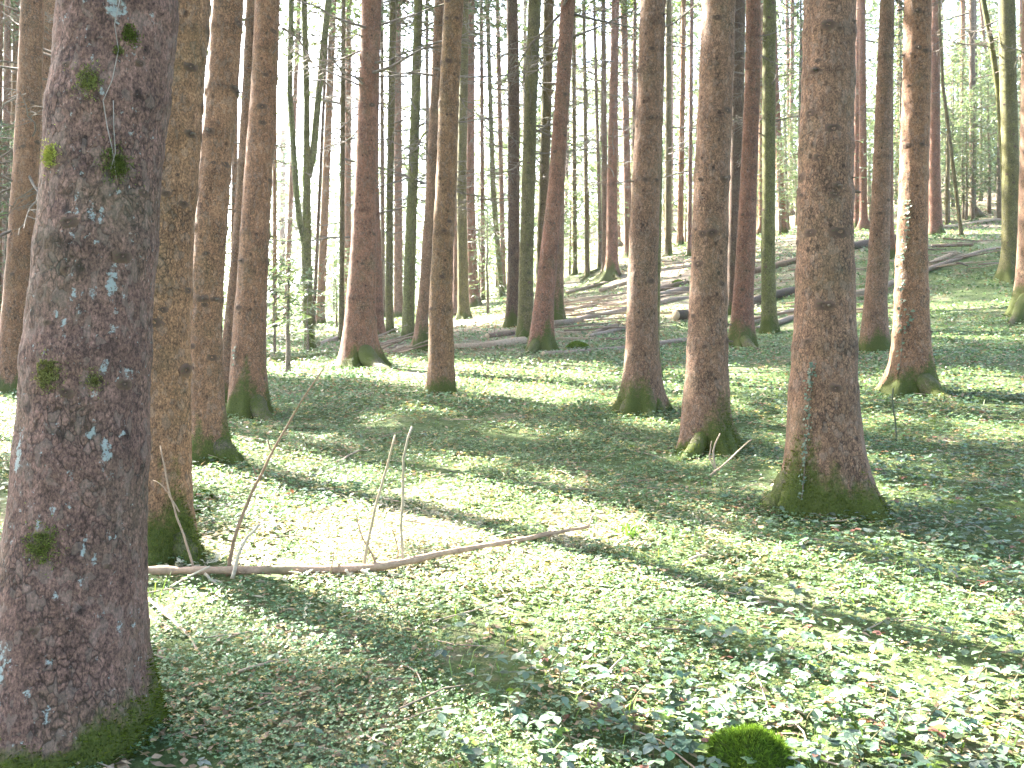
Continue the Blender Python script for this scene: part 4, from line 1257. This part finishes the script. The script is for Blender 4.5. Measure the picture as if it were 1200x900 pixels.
def bramble_amount(x, y):
    n = fbm(x * .55 + 60, y * .55 + 22, o=3)
    near = sstep(-.2, 1.3, x + (3.4 - y) * 0.7) * sstep(6.0, 4.0, y)
    right = sstep(1.2, 3.2, x - (y - 6) * .22) * sstep(15, 9, y)
    return np.clip(np.maximum(near * .95, right) * (.3 + .7 * sstep(.36, .58, n + .1)) + .4 * sstep(.60, .72, n), 0, 1)

# wood sorrel and other small leaves, near: three leaflets each
def small_leaves():
    n = 150000
    x, y, r = scatter(n, 2.3, 11.5, 1.55, 21)
    keep = outside_trunks(x, y)
    gap = fbm(x * 1.5 + 5, y * 1.5, o=3)
    keep &= r.random(n) < sstep(.34, .50, gap) * .85 + .15
    keep &= r.random(n) < 1 - .55 * bramble_amount(x, y)
    x, y = x[keep], y[keep]
    n = len(x)
    size = .0135 * (y / 4) ** .62 * r.uniform(.6, 1.45, n) * (1 + .5 * (fbm(x * .9 + 30, y * .9, o=2) - .5))
    hh = r.uniform(.0, .055, n) * (0.4 + 1.2 * fbm(x * 2 + 3, y * 2 + 8, o=2))
    P = np.stack([x, y, HZ(x, y) + .012 + hh], -1)
    tv = np.array([(0.05, 0, 0), (.68, .5, .16), (.95, 0, .02), (.68, -.5, .16)])
    az = r.uniform(0, 6.28, n)
    tx, ty = r.normal(0, .28, n), r.normal(0, .28, n)
    V, C = [], []
    hue = fbm(x * .8 + 90, y * .8 + 14, o=3)
    c0 = np.array([.074, .160, .072])[None] * (1 - hue)[:, None] + np.array([.140, .195, .098])[None] * hue[:, None]
    yell = r.random(n) < .12
    c0 = np.where(yell[:, None], np.array([.33, .29, .12])[None], c0)
    brown = r.random(n) < .07
    c0 = np.where(brown[:, None], np.array([.28, .18, .11])[None], c0) * r.uniform(.6, 1.4, n)[:, None]
    for k in range(3):
        V.append(place(tv, P, az + k * 2.094 + r.normal(0, .15, n), size, tx + r.normal(-.1, .2, n), ty))
    V = np.stack(V, 1).reshape(-1, 3)
    C = np.repeat(c0, 12, 0)
    o = obj('ground_cover', np_mesh('ground_cover', V, np.arange(len(V)).reshape(-1, 4), M_COVER, False, {'col': C}))
    o['kind'] = 'stuff'
    tag(o, 'carpet of small bright green clover like leaves', 'ground cover')
small_leaves()
def far_cover():
    n = 195000
    x, y, r = scatter(n, 10.5, 52, 1.5, 22, .66)
    lit_ = .62 * np.exp(-(((x - 0) / 7) ** 2 + ((y - 32) / 9) ** 2)) + .45 * sstep(28, 44, y)
    gap = fbm(x * .7 + 5, y * .7, o=4)
    keep = outside_trunks(x, y) & (r.random(n) < sstep(.28, .44, gap - .25 * lit_) + .12)
    x, y = x[keep], y[keep]
    n = len(x)
    size = .030 * (y / 11) ** .68 * r.uniform(.6, 1.5, n)
    P = np.stack([x, y, HZ(x, y) + r.uniform(.0, .07, n)], -1)
    tv = np.array([(-.5, 0, 0), (.1, .5, .12), (.7, 0, 0), (.1, -.5, .12)])
    V = place(tv, P, r.uniform(0, 6.28, n), size, r.normal(0, .4, n), r.normal(0, .4, n))
    hue = fbm(x * .35 + 90, y * .35 + 14, o=3)
    c0 = np.array([.074, .155, .074])[None] * (1 - hue)[:, None] + np.array([.145, .20, .105])[None] * hue[:, None]
    brown = r.random(n) < .10 + .5 * (.62 * np.exp(-(((x - 0) / 7) ** 2 + ((y - 32) / 9) ** 2)))
    c0 = np.where(brown[:, None], np.array([.22, .15, .10])[None], c0) * r.uniform(.6, 1.4, n)[:, None]
    o = obj('ground_cover', np_mesh('ground_cover', V.reshape(-1, 3), np.arange(n * 4).reshape(-1, 4), M_COVER, False, {'col': np.repeat(c0, 4, 0)}))
    o['kind'] = 'stuff'
    tag(o, 'mossy green plants carpeting the floor among the further trunks', 'ground cover')
far_cover()
# bramble leaves
def brambles():
    n = 27000
    x, y, r = scatter(n, 2.3, 17, 1.35, 23)
    keep = outside_trunks(x, y) & (r.random(n) < bramble_amount(x, y) * .95 + .02)
    x, y = x[keep], y[keep]
    n = len(x)
    tv, f4, f3 = leaf_template('bramble')
    size = r.uniform(.02, .052, n) * (1 + .04 * np.clip(y - 5, 0, 10))
    hh = r.uniform(.025, .095, n)
    P = np.stack([x, y, HZ(x, y) + hh], -1)
    az = r.uniform(0, 6.28, n)
    V, C = [], []
    c0 = np.array([.105, .155, .10])[None] * r.uniform(.5, 1.5, n)[:, None] * (1 + r.normal(0, .1, (n, 3)))
    red = r.random(n) < .05
    c0 = np.where(red[:, None], np.array([.16, .07, .05])[None], c0)
    lime = r.random(n) < .06
    c0 = np.clip(np.where(lime[:, None], np.array([.13, .20, .03])[None], c0), .01, 1)
    tx, ty = r.normal(0, .16, n), r.normal(0, .22, n)
    for k, (da, sc) in enumerate(((0, 1.0), (1.35, .8), (-1.35, .8))):
        V.append(place(tv, P, az + da + r.normal(0, .12, n), size * sc, tx + r.normal(-.08, .16, n), ty + r.normal(0, .12, n)))
    V = np.stack(V, 1).reshape(-1, 8, 3)
    m = len(V)
    off = (np.arange(m) * 8)[:, None, None]
    F4, F3 = (f4[None] + off).reshape(-1, 4), (f3[None] + off).reshape(-1, 3)
    o = obj('bramble_cover', np_mesh('bramble_cover', V.reshape(-1, 3), [F4, F3], M_BRAMBLE, True, {'col': np.repeat(c0, 24, 0)}))
    o['kind'] = 'stuff'
    tag(o, 'spread of glossy blue green bramble leaves over the floor', 'ground cover')
brambles()
def litter():
    n = 30000
    x, y, r = scatter(n, 2.3, 20, 1.4, 24)
    keep = outside_trunks(x, y) & (r.random(n) < .25 + .9 * sstep(.5, .62, fbm(x * .9 + 51, y * .9 + 33, o=3)))
    x, y = x[keep], y[keep]
    n = len(x)
    # dry leaves
    tv = np.array([(-.6, 0, 0), (0, .33, .1), (.6, 0, .04), (0, -.33, .08)])
    size = r.uniform(.02, .05, n) * (y / 4) ** .3
    P = np.stack([x, y, HZ(x, y) + r.uniform(.004, .03, n)], -1)
    V = place(tv, P, r.uniform(0, 6.28, n), size, r.normal(0, .3, n), r.normal(0, .3, n)).reshape(-1, 3)
    c0 = np.array([.33, .23, .15])[None] * r.uniform(.5, 1.5, n)[:, None]
    o = obj('leaf_litter', np_mesh('leaf_litter', V, np.arange(n * 4).reshape(-1, 4), M_COVER, False, {'col': np.repeat(c0, 4, 0)}))
    o['kind'] = 'stuff'
    tag(o, 'scattered brown dry leaves between the green plants', 'leaf litter')
    # dry straw round the fallen branch, coloured paler to whiten the sun patch there
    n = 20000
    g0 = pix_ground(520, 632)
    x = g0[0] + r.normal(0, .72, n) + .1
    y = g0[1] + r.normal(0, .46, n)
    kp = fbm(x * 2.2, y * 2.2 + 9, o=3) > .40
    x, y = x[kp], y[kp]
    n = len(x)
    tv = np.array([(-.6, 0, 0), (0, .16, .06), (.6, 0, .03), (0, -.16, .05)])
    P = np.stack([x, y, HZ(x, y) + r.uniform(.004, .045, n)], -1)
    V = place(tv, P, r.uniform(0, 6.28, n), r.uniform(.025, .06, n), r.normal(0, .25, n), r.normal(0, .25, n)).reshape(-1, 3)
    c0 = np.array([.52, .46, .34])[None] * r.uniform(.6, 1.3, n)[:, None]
    o = obj('sun_patch_straw', np_mesh('sun_patch_straw', V, np.arange(n * 4).reshape(-1, 4), M_COVER, False, {'col': np.repeat(c0, 4, 0)}))
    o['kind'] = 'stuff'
    tag(o, 'dry straw and leaves paled to whiten the sun patch round the fallen branch', 'leaf litter')
    # thin twigs
    mb = MB()
    x, y, r = scatter(700, 2.3, 22, 1.3, 25)
    for a, c in zip(x, y):
        L = r.uniform(.08, .4) * (1 + .05 * c)
        t = r.uniform(0, 6.28)
        p = np.array([a, c, float(HZ(a, c)) + r.uniform(.01, .05)])
        d = np.array([math.cos(t), math.sin(t), r.normal(0, .12)]) * L * .5
        mb.tube([p - d, p + r.normal(0, .012, 3), p + d], [.004, .0035, .002], 4, np.array([.26, .20, .15]) * r.uniform(.6, 1.4), False)
    o = obj('twig_litter', mb.mesh('twig_litter', M_TWIG))
    o['kind'] = 'stuff'
    tag(o, 'thin broken twigs scattered over the forest floor', 'twig litter')
litter()
def grass():
    n = 7000
    x, y, r = scatter(n, 2.3, 14, 1.5, 26)
    keep = outside_trunks(x, y) & (fbm(x * 1.1 + 77, y * 1.1, o=3) > .5)
    x, y = x[keep], y[keep]
    n = len(x)
    tv = np.array([(0, .035, 0), (0, -.035, 0), (.3, -.025, .65), (.3, .025, .65), (.75, 0, .85)])
    P = np.stack([x, y, HZ(x, y)], -1)
    V = place(tv, P, r.uniform(0, 6.28, n), r.uniform(.04, .11, n), r.normal(0, .2, n), r.normal(0, .2, n)).reshape(-1, 3)
    k = np.arange(n)[:, None] * 5
    c0 = np.array([.11, .18, .03])[None] * r.uniform(.6, 1.4, n)[:, None]
    o = obj('grass', np_mesh('grass', V, [k + np.array([[0, 1, 2, 3]]), k + np.array([[3, 2, 4]])], M_COVER, False, {'col': np.repeat(c0, 5, 0)}))
    o['kind'] = 'stuff'
    tag(o, 'sparse thin grass blades among the small leaves', 'grass')
grass()
def grass_tuft(label, px, py, h, n, seed):
    g = pix_ground(px, py)
    r = np.random.default_rng(seed)
    tv = np.array([(0, .03, 0), (0, -.03, 0), (.25, -.022, .6), (.25, .022, .6), (.62, 0, .85)])
    P = np.stack([r.normal(0, .035, n), r.normal(0, .035, n), np.zeros(n) - .01], -1)
    V = place(tv, P, r.uniform(0, 6.28, n), r.uniform(.6, 1.1, n) * h, r.normal(0, .25, n), r.normal(0, .2, n)).reshape(-1, 3)
    k = np.arange(n)[:, None] * 5
    c0 = np.array([.10, .19, .03])[None] * r.uniform(.7, 1.4, n)[:, None]
    tag(obj('grass_tuft', np_mesh('grass_tuft', V, [k + np.array([[0, 1, 2, 3]]), k + np.array([[3, 2, 4]])], M_COVER, False, {'col': np.repeat(c0, 5, 0)}), None, tuple(g)), label, 'grass')
grass_tuft('bright green grass tuft beyond the tip of the fallen branch', 740, 634, .16, 60, 1)
grass_tuft('small grass tuft just in front of the fallen branch', 448, 704, .10, 40, 2)
grass_tuft('grass tuft behind the fallen branch near the leaning sapling', 322, 600, .13, 40, 3)
# bramble sprigs standing clear of the carpet
LEAVES = [single_leaf('bramble', c, M_BRAMBLE) for c in ((.11, .165, .11), (.14, .19, .125), (.09, .135, .085), (.16, .205, .14))]
def sprig(label, x, y, seed, group, h=None, s=1.0):
    r = np.random.default_rng(seed)
    z = float(HZ(x, y))
    o = tag(obj('bramble_sprig', None, None, (x, y, z)), label, 'bramble', group)
    h = h or r.uniform(.06, .13)
    a = r.uniform(0, 6.28)
    tip = np.array([math.cos(a) * h * .6, math.sin(a) * h * .6, h])
    Q = smooth_path([(0, 0, -.01), tip * np.array([.35, .35, .6]), tip], 8)
    mb = MB()
    mb.tube(Q, np.linspace(.0028, .0016, 8), 5, (.14, .12, .06), False)
    obj('stem', mb.mesh('stem', M_TWIG), o)
    for k in range(int(r.integers(1, 3))):
        p = Q[-1 - 3 * k]
        a0 = a + r.normal(0, .5) + k * 2.6
        sz = r.uniform(.036, .066) * s
        m = LEAVES[int(r.integers(0, 4))]
        for da, sc in ((0, 1), (1.4, .82), (-1.4, .82)):
            obj('leaf', m, o, tuple(p), (r.normal(0, .18), r.normal(.12, .15), a0 + da), float(sz * sc))
r = np.random.default_rng(91)
k = 0
while k < 110:
    px, py = r.uniform(420, 1220), r.uniform(640, 905)
    g = pix_ground(px, py)
    if r.random() > bramble_amount(g[0], g[1]) + .05 or (g[0] - MOUND[0]) ** 2 + (g[1] - MOUND[1]) ** 2 < .26 ** 2:
        continue
    sprig('bramble sprig with broad blue green leaves standing above the leaf carpet', g[0], g[1], 1000 + k, 'bramble sprigs in the foreground')
    k += 1
sprig('upright dark bramble leaf pair standing in the foreground middle', *pix_ground(545, 898)[:2], 2000, None, .12, 1.1)
sprig('tall bramble sprig standing in front of the shadow band', *pix_ground(478, 760)[:2], 2001, None, .22, .9)
sprig('lone bramble sprig on the sunny floor behind the fallen branch', *pix_ground(520, 632)[:2], 2002, None, .05, .7)

# ------------------------------------------------------------------ young firs with living branches
def young_fir(label, x, y, h, seed, group=None, hue=2.0, nb=None, spr=16, z0=None, r0=None):
    z = float(HZ(x, y))
    r = np.random.default_rng(seed)
    o = tag(obj('young_fir', None, None, (x, y, z)), label, 'young tree', group)
    mb = MB()
    t = np.linspace(0, 1, 8)
    wob = np.cumsum(r.normal(0, .01 * h, 8))
    mb.tube(np.stack([wob * .4, wob * .2, t * h - .1], -1), (r0 or (.012 * h + .01)) * (1 - .85 * t), 8, (.19, .15, .11))
    obj('trunk', mb.mesh('trunk', M_BARK, True), o)
    me = crown_mesh((x, y, z), lambda q: np.interp(q, t * h, wob * .4), z0 or h * .15, h, min(2.2, .30 * h + .35), nb or int(16 + 8 * h), seed, hue * .9, int(spr * 1.3), .34 + .02 * h, cull=False, wf=.5, cb=(.056, .075, .045))
    obj('crown', me, o)
def yf(label, px, py, h, seed, **kw):
    g = pix_ground(px, py)
    young_fir(label, g[0], g[1], h, seed, **kw)
yf('small pale fir sapling on a bare brown stem by the mossy log', 337, 438, 1.9, 1, z0=.7, r0=.05, hue=1.4, nb=16, spr=16)
yf('bluish young fir at the foot of the forked green tree', 361, 413, 1.8, 2, hue=1.4, nb=16)
yf('low young fir between the pinkish trunk and the forked green tree', 322, 414, 1.9, 3, hue=1.4, nb=14)
YF = [(465, 368, 4), (508, 362, 4), (562, 348, 5), (582, 338, 5), (667, 322, 4.5), (690, 318, 5), (702, 314, 6), (780, 290, 4), (803, 286, 4), (890, 262, 4), (925, 250, 5), (1050, 240, 6),
      (1018, 240, 5), (1115, 232, 7), (1135, 222, 7), (1155, 225, 6), (1168, 215, 8), (1196, 210, 7), (1125, 205, 8), (440, 372, 4), (412, 372, 3.5), (395, 384, 3), (312, 384, 4), (275, 386, 4), (232, 392, 4), (750, 296, 5), (648, 328, 5), (1205, 240, 5), (2, 412, 5), (10, 395, 7), (1112, 262, 5), (1140, 258, 6), (1160, 250, 7), (1150, 236, 8), (1128, 240, 8), (1190, 255, 7), (1060, 262, 6), (1200, 225, 9), (1020, 256, 5), (945, 250, 5), (895, 270, 4)]
for k, (px, py, h) in enumerate(YF):
    yf('pale green young fir among the far trunks', px, py, h, 40 + k, group='young firs among the far trunks', hue=2.0)
n = 0
while n < 95:
    y = rng.uniform(36, 95) if n < 60 else rng.uniform(36, 62)
    x = rng.uniform(-.6, .62) * y if n < 60 else rng.uniform(.2, .62) * y
    if rng.random() > (.55 + .6 * x / y):
        continue
    young_fir('pale green young fir among the far trunks', x, y, rng.uniform(4, 11), 300 + n, group='young firs among the far trunks', hue=rng.uniform(1.5, 2.3), spr=14)
    n += 1

# ------------------------------------------------------------------ the wood beyond, one mass of foliage
def far_forest():
    n = 80000
    r = np.random.default_rng(8)
    y = r.uniform(72, 140, n)
    x = r.uniform(-.66, .66, n) * y
    top = 14 + 10 * sstep(-.1, .5, x / y) + 8 * fbm(x * .12, y * .12, o=2)
    z = HZ(x, y) + r.random(n) ** 1.1 * top
    keep = fbm(x * .16, y * .1, z * .16, 3) + .10 * sstep(-.2, .5, x / y) > .405
    P = np.stack([x, y, z], -1)[keep]
    n = len(P)
    tv = np.array([(-.7, 0, 0), (0, .2, .1), (.7, 0, 0), (0, -.2, .1)])
    V = place(tv, P, r.uniform(0, 6.28, n), r.uniform(.35, .95, n), r.normal(0, .5, n), r.normal(0, .5, n)).reshape(-1, 3)
    c0 = np.array([.10, .14, .085])[None] * r.uniform(.6, 1.5, n)[:, None]
    o = obj('far_forest', np_mesh('far_forest', V, np.arange(n * 4).reshape(-1, 4), M_NEEDLE, False, {'col': np.repeat(c0, 4, 0)}))
    o['kind'] = 'stuff'
    tag(o, 'hazy mass of foliage of the wood beyond the last trunks', 'forest')
far_forest()

# ------------------------------------------------------------------ bright air between the trunks
HAZE = 0.0004
def haze():
    m, nt = new_mat('haze')
    g = N(nt)
    v = g('ShaderNodeVolumePrincipled', {'Color': (.96, .98, 1, 1), 'Density': HAZE, 'Anisotropy': .45})
    g('ShaderNodeOutputMaterial', {'Volume': v.outputs[0]})
    x0, x1, y0, y1, z0, z1 = -175, 175, -35, 228, -16, 62
    V = [(x, y, z) for x in (x0, x1) for y in (y0, y1) for z in (z0, z1)]
    F = [(0, 1, 3, 2), (4, 6, 7, 5), (0, 4, 5, 1), (2, 3, 7, 6), (0, 2, 6, 4), (1, 5, 7, 3)]
    o = obj('haze', np_mesh('haze', V, np.array(F), m))
    o['kind'] = 'stuff'
    tag(o, 'pale bright haze filling the air of the wood', 'haze')
if HAZE:
    haze()

# knots, moss and roots belong to the trunk they grow on
for b_, r0, rt in TREES:
    tk = [c for c in rt.children if c.name.split('.')[0] == 'trunk']
    for c in list(rt.children) if tk else ():
        if c.name.split('.')[0] in ('knot', 'moss', 'moss_cushion', 'root'):
            c.parent = tk[0]
